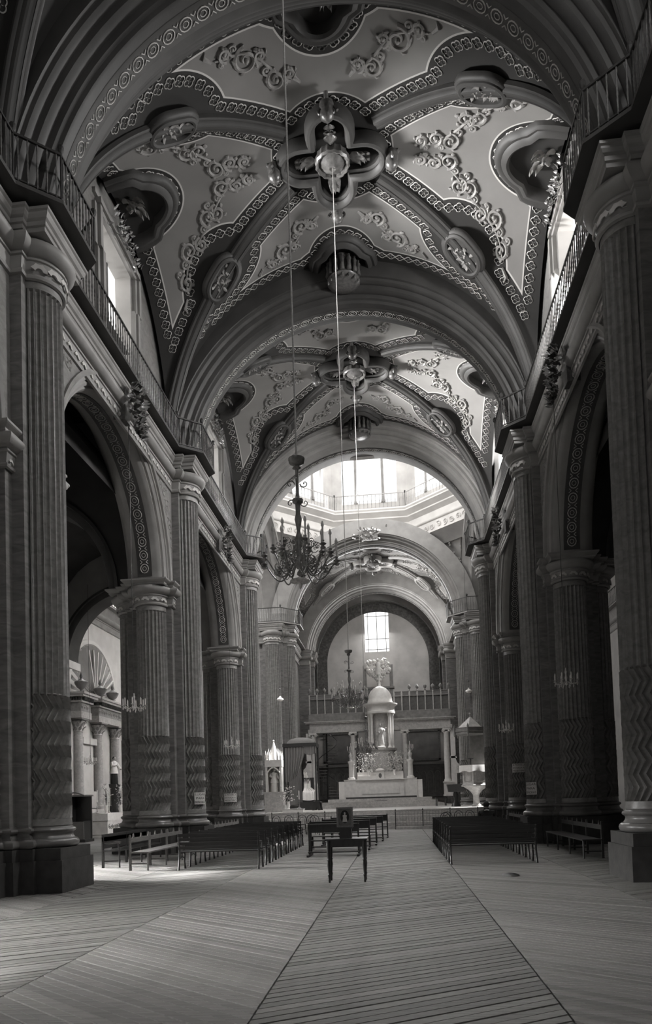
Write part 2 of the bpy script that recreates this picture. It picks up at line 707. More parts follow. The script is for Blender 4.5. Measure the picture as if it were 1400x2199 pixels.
def pier_walk(nave_col, nn):
    p = []
    if nave_col:
        p += [(0.62, 0.84), (0.62, 0.62), (0.84, 0.62)] + arcpts(0.81, 0, CR, PI / 2, -PI / 2, nn) + [(0.84, -0.62), (0.62, -0.62), (0.62, -0.84)]
    else:
        p += [(0.64, -0.61), (0.64, -0.84)]
    p += arcpts(0, -0.84, CR, 0, -PI, nn)
    p += [(-0.62, -0.84), (-0.62, -0.62), (-0.84, -0.62)] + arcpts(-0.84, 0, CR, -PI / 2, -3 * PI / 2, nn) + [(-0.84, 0.62), (-0.62, 0.62), (-0.62, 0.84)]
    p += arcpts(0, 0.84, CR, PI, 0, nn)
    if not nave_col:
        p += [(0.64, 0.84), (0.64, 0.61)]
    return p


CAP_LOW = [(0.0, -0.12), (0.045, -0.1), (0.06, -0.06), (0.045, -0.02), (0.02, 0.0), (0.035, 0.11), (0.05, 0.22), (0.08, 0.235), (0.085, 0.27),
           (0.06, 0.285), (0.07, 0.30), (0.10, 0.305), (0.17, 0.36), (0.215, 0.42), (0.232, 0.48), (0.22, 0.54), (0.18, 0.58), (0.1, 0.6)]


def palmette(b, c, ang, z, s):
    """small painted fan standing on a capital frieze"""
    n = (math.cos(ang), math.sin(ang))
    t = (-n[1], n[0])
    o = [c[0] + n[0] * 0.012, c[1] + n[1] * 0.012]
    pts = []
    for i in range(9):
        a = PI * i / 8
        r = s * (1.0 if i % 2 else 0.86)
        pts.append((r * math.cos(a), r * math.sin(a)))
    for i in range(7, -1, -1):
        a = PI * (i + 0.5) / 8
        pts.append((s * 0.42 * math.cos(a), s * 0.42 * math.sin(a)))
    vs, fs = [], []
    for dd in (0.0, 0.02):
        for x, y in pts:
            vs.append((o[0] + t[0] * x + n[0] * dd, o[1] + t[1] * x + n[1] * dd, z + y))
    k = len(pts)
    for i in range(8):
        j0, j1 = 9 + 7 - i, 9 + 7 - (i + 1)
        if i < 7:
            fs.append((k + i, k + i + 1, k + j1, k + j0))
    fs += [(i, (i + 1) % k, k + (i + 1) % k, k + i) for i in range(k)]
    b.add(vs, fs)


def fan_mesh():
    b = MB()
    palmette(b, (0, 0), 0.0, 0.0, 1.0)
    b.v = [(x * 1.0, y, z) for x, y, z in b.v]
    return b.mesh('capital_fan', 'stencil')


FAN = fan_mesh()


def fan_mw(c, ang, z, s):
    return Matrix.Translation((c[0], c[1], z)) @ Matrix.Rotation(ang, 4, 'Z') @ Matrix.Diagonal((1, s, s, 1))


def build_pier(label, tall_side=False):
    t = thing('clustered_pier', label, 'pier', group='nave piers')
    # plinth blocks
    for z0, z1, e, nm in ((0, 0.56, 0.04, 'plinth'), (0.56, 0.765, 0.0, 'upper_plinth')):
        b = MB()
        q = [(1.40 + e, 0.60 + e), (1.40 + e, -0.60 - e), (0.88, -0.60 - e), (0.88, -0.74 - e), (0.74, -0.74 - e), (0.74, -0.9 - e), (0.6, -0.9 - e), (0.6, -1.44 - e)]
        q = [(1.40 + e, 0.60 + e), (1.40 + e, -0.60 - e), (0.95 + e, -0.60 - e), (0.95 + e, -0.70 - e), (0.72 + e, -0.70 - e), (0.72 + e, -0.95 - e),
             (0.60 + e, -0.95 - e), (0.60 + e, -1.43 - e), (-0.60 - e, -1.43 - e), (-0.60 - e, -0.95 - e), (-0.72 - e, -0.95 - e), (-0.72 - e, -0.70 - e),
             (-0.95 - e, -0.70 - e), (-0.95 - e, -0.60 - e), (-1.43 - e, -0.60 - e), (-1.43 - e, 0.60 + e), (-0.95 - e, 0.60 + e), (-0.95 - e, 0.70 + e),
             (-0.72 - e, 0.70 + e), (-0.72 - e, 0.95 + e), (-0.60 - e, 0.95 + e), (-0.60 - e, 1.43 + e), (0.60 + e, 1.43 + e), (0.60 + e, 0.95 + e),
             (0.72 + e, 0.95 + e), (0.72 + e, 0.70 + e), (0.95 + e, 0.70 + e), (0.95 + e, 0.60 + e)]
        b.prism(q[::-1], z0, z1)
        b.build(nm, 'plinth_stone', t)
    # moulded base
    b = MB()
    prof = [(0.02, 0.765)] + [(0.055 + 0.075 * math.cos(a), 0.845 + 0.08 * math.sin(a)) for a in np.linspace(-PI / 2, PI / 2, 7)]
    prof += [(0.05, 0.94), (0.03, 0.965), (0.02, 1.0), (0.03, 1.03), (0.06, 1.045), (0.075, 1.075), (0.06, 1.105), (0.02, 1.12), (0.0, 1.15)]
    b.sweep(pier_path(), prof, True)
    b.build('moulded_base', 'grey_stone', t, 40)
    # core
    b = MB()
    q = [(0.84, 0.62), (0.84, -0.62), (0.62, -0.62), (0.62, -0.84), (-0.62, -0.84), (-0.62, -0.62), (-0.84, -0.62), (-0.84, 0.62), (-0.62, 0.62), (-0.62, 0.84), (0.62, 0.84), (0.62, 0.62)]
    b.prism(q[::-1], 0.76, 8.1)
    if tall_side:
        b.prism(q[::-1], 8.1, 11.6)
    else:
        b.prism([(0.84, -0.62), (0.84, 0.62), (0.3, 0.62), (0.3, -0.62)], 8.1, 11.0)
    b.build('pier_core', 'veined_panel', t)
    # engaged columns
    zt = 10.98 if tall_side else 7.36
    for c, z1, nm in (((0.81, 0), 10.98, 'nave_column'), ((0, -0.84), zt, 'side_column'), ((0, 0.84), zt, 'side_column'), ((-0.84, 0), 7.36, 'aisle_column')):
        shaft(c, CR, 1.15, z1, 3.46).build(nm, 'veined_stone', t, 50)
    # side capitals: mouldings and square abacus (top at 8.1)
    if not tall_side:
        b = MB()
        b.sweep(pier_path(False), [(d, 7.46 + z * 0.80) for d, z in CAP_LOW])
        cap = b.build('impost_capital', 'moulding', t, 40)
        b = MB()
        q = [(0.64, -0.61), (0.64, -0.92), (0.50, -0.92), (0.50, -1.33), (-0.50, -1.33), (-0.50, -0.92), (-0.66, -0.92), (-0.66, -0.66), (-0.92, -0.66), (-0.92, -0.5),
             (-1.33, -0.5), (-1.33, 0.5), (-0.92, 0.5), (-0.92, 0.66), (-0.66, 0.66), (-0.66, 0.92), (-0.50, 0.92), (-0.50, 1.33), (0.50, 1.33), (0.50, 0.92), (0.64, 0.92), (0.64, 0.61)]
        q = q[::-1]
        b.sweep(q, [(0.0, 7.93), (0.08, 7.93), (0.10, 7.95), (0.10, 7.99), (0.13, 8.01), (0.17, 8.04), (0.19, 8.06), (0.19, 8.10)])
        b.prism(offset_path(q, 0.188), 8.095, 8.101)
        b.prism(offset_path(q, 0.078), 7.931, 7.94)
        b.build('abacus', 'moulding', t)
        for cc in ((0, -0.84), (0, 0.84), (-0.84, 0)):
            ca = math.atan2(cc[1], cc[0])
            for k in range(-2, 3):
                a = ca + k * 0.52
                obj('capital_fan', FAN, cap, fan_mw((cc[0] + (CR + 0.05) * math.cos(a), cc[1] + (CR + 0.05) * math.sin(a)), a, 7.47, 0.125))
        for sy in (-1, 1):
            obj('capital_fan', FAN, cap, fan_mw((0.655, sy * 0.73), 0.0, 7.48, 0.085))
    return t


def turn(o, x, y, right):
    o.location = (x, y, 0)
    o.rotation_euler = (0, 0, PI if right else 0)


pl = build_pier('dark clustered pier with fluted columns at the left picture edge, nearest on that side')
turn(pl, -PX, PA, False)
pa_labels = [
    (PX, PA, True, 'dark clustered pier with zigzag column foot at the right picture edge, nearest on that side'),
    (-PX, PB, False, 'second clustered pier on the left, beside the long slatted pews'),
    (PX, PB, True, 'second clustered pier on the right, behind the long side bench'),
    (-PX, PC, False, 'third clustered pier on the left, just before the domed crossing'),
    (PX, PC, True, 'third clustered pier on the right, behind the pulpit canopy'),
]
for x, y, r, lb in pa_labels:
    o = copy_tree(pl)
    turn(o, x, y, r)
    o['label'] = lb
for x, y, r, lb in ((-PX, P0, False, 'clustered pier on the left side beside the viewer'), (PX, P0, True, 'clustered pier on the right side beside the viewer')):
    o = copy_tree(pl)
    turn(o, x, y, r)
    o['label'] = lb
pd = build_pier('far crossing pier on the left of the altar, with a tall front column', True)
turn(pd, -PX, PD, False)
o = copy_tree(pd)
turn(o, PX, PD, True)
o['label'] = 'far crossing pier on the right of the altar, above the pulpit canopy'


# ================================================================== NAVE ARCADE WALLS
BAYS = [(P0 - 9.23, P0), (P0, PA), (PA, PB), (PB, PC)]


def guilloche(b, fn, n, w):
    """rings and crosses of a painted chain ornament; fn(s, t) maps band coordinates (along 0..n, across -1..1) to 3D"""
    for i in range(n):
        ring = [fn(i + 0.5 + 0.34 * math.cos(a), 0.62 * math.sin(a)) for a in np.linspace(0, 2 * PI, 13)[:-1]]
        b.tube(ring, w, 4, True)
        for sg in (-1, 1):
            b.tube([fn(i + 0.86, sg * 0.62), fn(i + 1.0, sg * 0.3), fn(i + 1.14, sg * 0.62)], w * 0.9, 4)
        ring = [fn(i + 0.5 + 0.16 * math.cos(a), 0.3 * math.sin(a)) for a in np.linspace(0, 2 * PI, 9)[:-1]]
        b.tube(ring, w * 0.7, 4, True)


def arcade(sx):
    side = 'left' if sx < 0 else 'right'
    b = MB()
    xf, xb = sx * 5.52, sx * 6.76
    spr = 8.1
    soff = []
    for y0, y1 in BAYS:
        ym, h = (y0 + y1) / 2, (y1 - y0) / 2
        ro = h - 0.92
        n = 28
        arcp = [(ym - ro * math.cos(PI * i / n), spr + ro * math.sin(PI * i / n)) for i in range(n + 1)]
        for x in (xf, xb):
            b.quad((x, y0, spr), (x, ym - ro, spr), (x, ym - ro, 12.4), (x, y0, 12.4))
            b.quad((x, ym + ro, spr), (x, y1, spr), (x, y1, 12.4), (x, ym + ro, 12.4))
            for i in range(n):
                p, q = arcp[i], arcp[i + 1]
                b.quad((x, p[0], p[1]), (x, q[0], q[1]), (x, q[0], 12.4), (x, p[0], 12.4))
        soff.append((ym, ro))
    w = struct(b.build('wall_' + side, 'veined_stone'), 'painted nave wall above the arches on the %s' % side)
    for ym, ro in soff:
        b = MB()
        pr = [(ro, 5.52), (ro + 0.01, 5.46), (ro - 0.05, 5.43), (ro - 0.10, 5.46), (ro - 0.11, 5.52), (ro - 0.18, 5.52), (ro - 0.19, 5.56), (ro - 0.24, 5.55), (ro - 0.30, 5.60), (ro - 0.31, 5.66),
              (ro - 0.36, 5.66), (ro - 0.40, 5.72), (ro - 0.42, 5.78), (ro - 0.42, 6.50), (ro - 0.36, 6.62), (ro - 0.3, 6.68), (ro - 0.18, 6.76), (ro, 6.76)]
        b.arc([(r, sx * x) for r, x in pr], (0, ym, spr), 'x', 0, PI, 40)
        a = b.build('archivolt', 'moulding', w, 35)
        b = MB()
        rr = ro - 0.425
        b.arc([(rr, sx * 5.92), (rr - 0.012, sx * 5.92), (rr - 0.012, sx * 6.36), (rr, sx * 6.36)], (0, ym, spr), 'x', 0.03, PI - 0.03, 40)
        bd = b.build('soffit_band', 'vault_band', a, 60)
        if ym > PA:
            b = MB()
            n = 26

            def fn(s, t):
                an = 0.04 + (PI - 0.08) * s / n
                return (sx * (6.14 + 0.19 * t), ym + (rr - 0.02) * math.cos(an), spr + (rr - 0.02) * math.sin(an))
            guilloche(b, fn, n, 0.013)
            tag(b.build('soffit_chain_ornament', 'stencil', a), kind='stuff')
    # painted scroll ornament in the spandrels
    for ym, ro in soff[2:]:
        b = MB()
        for sg in (-1, 1):
            for (dy, z, r) in ((ro + 0.25, 9.3, 0.2), (ro + 0.05, 9.85, 0.2), (ro - 0.15, 10.35, 0.22), (ro - 0.4, 10.75, 0.2), (ro - 0.72, 10.8, 0.14)):
                b.spiral((0, 0), r, 1.2, random.uniform(0, 6), 0.016, lambda u, v: (sx * 5.515, ym + sg * (dy + u), z + v), 16, 4)
                for k in range(3):
                    an = random.uniform(0, 6.28)
                    b.tube([(sx * 5.515, ym + sg * (dy + r * math.cos(an)), z + r * math.sin(an)), (sx * 5.51, ym + sg * (dy + 1.35 * r * math.cos(an + .4)), z + 1.35 * r * math.sin(an + .4))], [0.03, 0.008], 4)
        tag(b.build('spandrel_scrolls', 'stucco', w), kind='stuff')
    return w


WALL = {}
for sx in (-1, 1):
    WALL[sx] = arcade(sx)


# ------------------------------------------------------------------ entablature, walkway slabs and their iron railings
def ent_path_low(ys, y0, y1):
    p = [(-5.52, y0)]
    for yp in ys:
        p += [(-5.52, yp - 0.62), (-5.30, yp - 0.62), (-5.30, yp - 0.47)]
        p += arcpts(-5.33, yp, CR, -PI / 2 + 0.1, PI / 2 - 0.1, 16)
        p += [(-5.30, yp + 0.47), (-5.30, yp + 0.62), (-5.52, yp + 0.62)]
    return p + [(-5.52, y1)]


def ent_path_up(ys, y0, y1):
    p = [(-5.52, y0)]
    for yp in ys:
        p += [(-5.52, yp - 0.68), (-5.28, yp - 0.68), (-5.28, yp - 0.56), (-4.93, yp - 0.56), (-4.93, yp + 0.56), (-5.28, yp + 0.56), (-5.28, yp + 0.68), (-5.52, yp + 0.68)]
    return p + [(-5.52, y1)]


UP = [(-0.1, 11.66), (0.12, 11.66), (0.12, 11.74), (0.15, 11.755), (0.15, 11.83), (0.19, 11.86), (0.22, 11.91), (0.22, 11.95), (0.25, 11.97), (0.25, 12.02), (0.1, 12.03), (0.1, 12.1)]
SLAB = [(-0.6, 12.10), (0.0, 12.10), (0.0, 12.165), (-0.6, 12.165)]


def baluster_mesh():
    b = MB()
    b.lathe([(0.012, 0), (0.018, 0.03), (0.012, 0.06), (0.014, 0.16), (0.02, 0.2), (0.014, 0.24), (0.02, 0.28), (0.014, 0.32), (0.02, 0.36), (0.013, 0.42), (0.012, 0.55), (0.018, 0.6), (0.012, 0.66)], 5)
    return b.mesh('baluster', 'iron_gilt')


BALUSTER = baluster_mesh()


def post_mesh():
    b = MB()
    b.lathe([(0.018, 0), (0.018, 0.86), (0.03, 0.87), (0.05, 0.90), (0.06, 0.95), (0.05, 1.0), (0.02, 1.03), (0.0, 1.04)], 8)
    return b.mesh('corner_post', 'iron')


POST = post_mesh()


def railing(path, label, z=12.165, step=0.145, mirror=1, mats='iron', h=0.84, group='iron walkway railings', posts=True, big=1.0):
    p0 = path[0]
    t = thing('walkway_railing', label, 'railing', (p0[0] * mirror, p0[1], z), group=group)
    loc = [((x - p0[0]) * mirror, y - p0[1]) for x, y in path]
    for zz, r, nm in ((h, 0.02, 'top_rail'), (0.05, 0.012, 'bottom_rail')):
        b = MB()
        for i in range(len(loc) - 1):
            b.bar((loc[i][0], loc[i][1], zz), (loc[i + 1][0], loc[i + 1][1], zz), r * 2, r * 2)
        b.build(nm, mats, t)
    for i in range(len(loc) - 1):
        a, c = Vector(loc[i]), Vector(loc[i + 1])
        n = max(1, int(round((c - a).length / step)))
        for k in range(n):
            q = a + (c - a) * ((k + 0.5) / n)
            obj('baluster', BALUSTER, t, Matrix.Translation((q.x, q.y, 0.03)) @ Matrix.Diagonal((big, big, h / 0.7, 1)))
    if posts:
        for q in loc:
            obj('corner_post', POST, t, Matrix.Translation((q[0], q[1], 0)))
    return t


def slab_path(ys, y0, y1, e=0.0):
    p = [(-5.06 - e, y0)]
    for yp in ys:
        p += [(-5.06 - e, yp - 1.2), (-4.45 - e, yp - 0.69), (-4.45 - e, yp + 0.69), (-5.06 - e, yp + 1.2)]
    return p + [(-5.06 - e, y1)]


NY = [P0, PA, PB, PC]
ORD = {PA: 'nearest', PB: 'second', PC: 'third'}
for sx in (-1, 1):
    side = 'left' if sx < 0 else 'right'
    mi = 1 if sx < 0 else -1
    b = MB()
    b.sweep(ent_path_low(NY, -9, PC + 0.95), [(d, 11.08 + z * 0.95) for d, z in CAP_LOW], mirror=mi)
    tr = struct(b.build('trim_1' if sx < 0 else 'trim_2', 'moulding', None, 40), 'moulded entablature running along the %s nave wall' % side)
    b = MB()
    b.sweep(ent_path_up(NY, -9, PC + 0.95), UP, mirror=mi)
    b.build('upper_cornice', 'moulding', tr)
    b = MB()
    b.sweep(slab_path(NY, -9, PC + 1.25), SLAB, mirror=mi)
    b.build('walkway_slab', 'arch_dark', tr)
    b = MB()
    for yp in (PA, PB, PC):
        for k in range(-2, 3):
            a = k * 0.5
            palmette(b, (-5.33 + (CR + 0.05) * math.cos(a), yp + (CR + 0.05) * math.sin(a)), a, 11.095, 0.16)
    for y0, y1 in BAYS[2:]:
        n = 22
        for i in range(n):
            yy = y0 + 0.8 + (y1 - y0 - 1.6) * (i + 0.5) / n
            palmette(b, (-5.49, yy), 0.0, 11.10, 0.13)
    if sx > 0:
        b.v = [(-x, y, z) for x, y, z in b.v]
    tag(b.build('frieze_fans', 'stencil', tr), kind='stuff')
    # keystone cartouches of carved foliage hanging over the arch crowns
    for bi, (y0, y1) in enumerate(BAYS[2:]):
        ym = (y0 + y1) / 2
        kb = MB()
        rn = random.Random(5 + bi)
        kb.box(sx * 0.05, 0, -0.3, 0.3, 0.34, 0.75, taper=1.2)
        for i in range(110):
            z = rn.uniform(-0.7, 0.6)
            wd = 0.46 * (1 - abs(z) / 1.05) + 0.05
            yy = rn.uniform(-wd, wd)
            an = rn.uniform(0, 6.28)
            kb.leaf((-sx * (0.22 + 0.16 * (1 - (yy / 0.5) ** 2)), yy, z), (-sx * 0.5, math.cos(an), math.sin(an)), (-sx, 0, 0.1), rn.uniform(0.16, 0.3), 0.07, 0.45)
        for i in range(10):
            yy, zz = rn.uniform(-.3, .3), rn.uniform(-.6, .5)
            kb.spiral((0, 0), rn.uniform(.08, .16), 1.3, rn.uniform(0, 6), 0.03, lambda u, v: (-sx * 0.42, yy + u, zz + v), 14, 4)
        t = kb.build('carved_keystone', 'gilt_dark', None, 60, (sx * 5.45, ym, 11.35))
        tag(t, 'dark carved leafy keystone over the %s arch on the %s, under the walkway' % (('nearer', 'farther')[bi], side), 'keystone', 'carved keystones')
    # railings, one run at a time
    for yp in (PA, PB, PC):
        q = [(-5.10, yp - 1.2), (-4.49, yp - 0.69), (-4.49, yp + 0.69), (-5.10, yp + 1.2)]
        railing(q, 'iron railing around the balcony on top of the %s pier on the %s' % (ORD[yp], side), mirror=mi)
    for y0, y1, w in ((P0 + 1.2, PA - 1.2, 'before the nearest'), (PA + 1.2, PB - 1.2, 'between the nearest and second'), (PB + 1.2, PC - 1.2, 'between the second and third')):
        if w.startswith('before'):
            y0 = PA - 3.4
        railing([(-5.10, y0), (-5.10, y1)], 'straight iron walkway railing %s pier on the %s' % (w, side), mirror=mi, posts=False)


# ================================================================== TRANSVERSE ARCHES
def transverse(y, rs, z0, name, hw=0.95, chain=True, label='', m='arch_dark'):
    b = MB()
    half = [(rs + 1.35, hw), (rs + 0.47, hw), (rs + 0.46, hw - 0.07), (rs + 0.40, hw - 0.09), (rs + 0.36, hw - 0.16), (rs + 0.36, hw - 0.24), (rs + 0.27, hw - 0.26), (rs + 0.22, hw - 0.34),
            (rs + 0.22, hw - 0.44), (rs + 0.12, hw - 0.46), (rs + 0.09, hw - 0.52), (rs + 0.02, hw - 0.55), (rs, hw - 0.60)]
    prof = [(r, -t) for r, t in half] + [(r, t) for r, t in reversed(half)]
    an = math.asin((12.12 - z0) / rs)
    b.arc(prof, (0, y, z0), 'y', an, PI - an, 56)
    o = struct(b.build(name, m, None, 35), label)
    if chain:
        b = MB()
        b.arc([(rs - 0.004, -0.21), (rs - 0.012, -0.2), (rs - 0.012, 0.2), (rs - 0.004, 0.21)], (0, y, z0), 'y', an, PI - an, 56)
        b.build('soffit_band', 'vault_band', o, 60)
        b = MB()
        n = 38

        def fn(s, t):
            a = an + (PI - 2 * an) * s / n
            return ((rs - 0.02) * math.cos(a), y + 0.17 * t, z0 + (rs - 0.02) * math.sin(a))
        guilloche(b, fn, n, 0.012)
        tag(b.build('soffit_chain_ornament', 'stencil', o), kind='stuff')
    return o


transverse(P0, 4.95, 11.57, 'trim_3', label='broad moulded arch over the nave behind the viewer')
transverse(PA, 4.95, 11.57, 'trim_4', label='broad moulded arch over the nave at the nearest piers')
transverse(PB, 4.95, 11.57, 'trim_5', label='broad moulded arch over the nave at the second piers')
transverse(PC + 0.45, 5.15, 12.0, 'trim_6', hw=1.38, label='broad moulded arch opening to the domed crossing', m='moulding')
transverse(PD + 0.1, 4.85, 12.0, 'trim_7', label='broad pale arch behind the dome, before the altar bay', m='moulding')
transverse(51.2, 4.55, 11.6, 'trim_8', label='moulded arch framing the altar end wall', m='moulding', hw=0.8)

# ================================================================== VAULTS
def make_quatrefoil():
    b = MB()
    pts = []
    for i in range(32):
        a = 2 * PI * i / 32
        q = (a + PI / 4) % (PI / 2) - PI / 4
        r = 0.058 * math.cos(q) + math.sqrt(max(0.054 ** 2 - (0.058 * math.sin(q)) ** 2, 0))
        pts.append((r * math.cos(a) * 1.12, r * math.sin(a) * 0.92, 0))
    b.tube(pts, 0.0115, 3, True)
    for k in range(4):
        a = PI / 4 + k * PI / 2
        b.tube([(0.015 * math.cos(a), 0.015 * math.sin(a), 0), (0.05 * math.cos(a), 0.05 * math.sin(a), 0)], [0.004, 0.006], 3)
    return b


QF = make_quatrefoil()
QFM = QF.mesh('quatrefoil', 'stencil')


def contour(hw, zt, lev, step, n=150):
    """points along the level line vF = lev in one quadrant of the vault, `step` metres apart on the surface"""
    us, ws = np.linspace(0, RT, n + 1), np.linspace(0, hw, n + 1)
    F = [[vF(u, w, hw) - lev for w in ws] for u in us]
    nxt = {}

    def cut(i0, j0, i1, j1):
        a, c = F[i0][j0], F[i1][j1]
        t = a / (a - c)
        return (us[i0] + (us[i1] - us[i0]) * t, ws[j0] + (ws[j1] - ws[j0]) * t)
    segs = []
    for i in range(n):
        for j in range(n):
            cs = [(i, j), (i + 1, j), (i + 1, j + 1), (i, j + 1)]
            ed = []
            for k in range(4):
                p, q = cs[k], cs[(k + 1) % 4]
                if (F[p[0]][p[1]] > 0) != (F[q[0]][q[1]] > 0):
                    e = (min(p, q), max(p, q))
                    ed.append(e)
            for k in range(0, len(ed) - 1, 2):
                nxt.setdefault(ed[k], []).append(ed[k + 1])
                nxt.setdefault(ed[k + 1], []).append(ed[k])
    seen = set()
    out = []
    starts = [e for e in nxt if len(nxt[e]) == 1] + list(nxt)
    for s0 in starts:
        if s0 in seen:
            continue
        line = []
        e = s0
        while e is not None and e not in seen:
            seen.add(e)
            line.append(cut(*e[0], *e[1]))
            e = next((q for q in nxt[e] if q not in seen), None)
        acc, last = step * 0.5, None
        for (u, w) in line:
            q = Vector((u, w, zv(u, w, hw, zt)))
            if last is not None:
                acc += (q - last).length
                if acc >= step:
                    out.append((u, w))
                    acc -= step
            last = q
    return out


def surf_frame(u, w, hw, zt, yc):
    e = 0.01
    z = zv(u, w, hw, zt)
    du = Vector((2 * e, 0, zv(u + e, w, hw, zt) - zv(u - e, w, hw, zt))).normalized()
    dw = Vector((0, 2 * e, zv(u, w + e, hw, zt) - zv(u, w - e, hw, zt)))
    n = du.cross(dw).normalized()
    if n.z > 0:
        n = -n
    dv = n.cross(du).normalized()
    p = Vector((u, w, z)) + n * 0.015
    return p, du, dv, n


def scroll_motif(b, hw, zt, spine, su, sw, rad=0.05):
    """stucco scrollwork along a spine in plan; su, sw mirror it"""
    def to3(c0, r):
        def f(x, y):
            u, w = su * x, sw * y
            return Vector((u, w, zv(u, w, hw, zt) - r * 0.4))
        return f
    f3 = to3(0, rad)
    P = []
    for i in range(len(spine) - 1):
        for k in range(6):
            t = k / 6
            a, c = Vector(spine[i][:2]), Vector(spine[i + 1][:2])
            P.append(a + (c - a) * t)
    P.append(Vector(spine[-1][:2]))
    sm = []
    for i in range(len(P)):
        lo, hi = max(0, i - 3), min(len(P), i + 4)
        q = Vector((0, 0))
        for j in range(lo, hi):
            q += P[j]
        sm.append(q / (hi - lo))
    b.tube([f3(p.x, p.y) for p in sm], [rad * (0.35 + 0.25 * math.sin(PI * i / (len(sm) - 1))) for i in range(len(sm))], 6)
    for (x, y, r, sg) in spine:
        if r <= 0:
            b.tube([f3(x, y), f3(x + 0.12, y + 0.14 * sg), f3(x + 0.06, y + 0.24 * sg)], [rad * 0.6, rad, rad * 0.2], 5)
            continue
        b.spiral((x, y + sg * r * 0.75), r * 1.18, 1.5 * sg, -sg * PI / 2, rad * 0.95, f3, 26, 5)
        b.spiral((x + r * 0.9, y - sg * r * 0.55), r * 0.5, -1.2 * sg, sg * PI / 2, rad * 0.7, f3, 16, 5)
        for k in range(5):
            a = k * 1.25
            c0 = (x + r * 0.95 * math.cos(a), y + sg * r * 0.75 + r * 0.95 * math.sin(a))
            c1 = (x + r * 1.3 * math.cos(a + 0.35), y + sg * r * 0.75 + r * 1.3 * math.sin(a + 0.35))
            b.tube([f3(*c0), f3((c0[0] + c1[0]) / 2, (c0[1] + c1[1]) / 2), f3(*c1)], [rad * 0.5, rad * 1.0, rad * 0.25], 5)
    return b


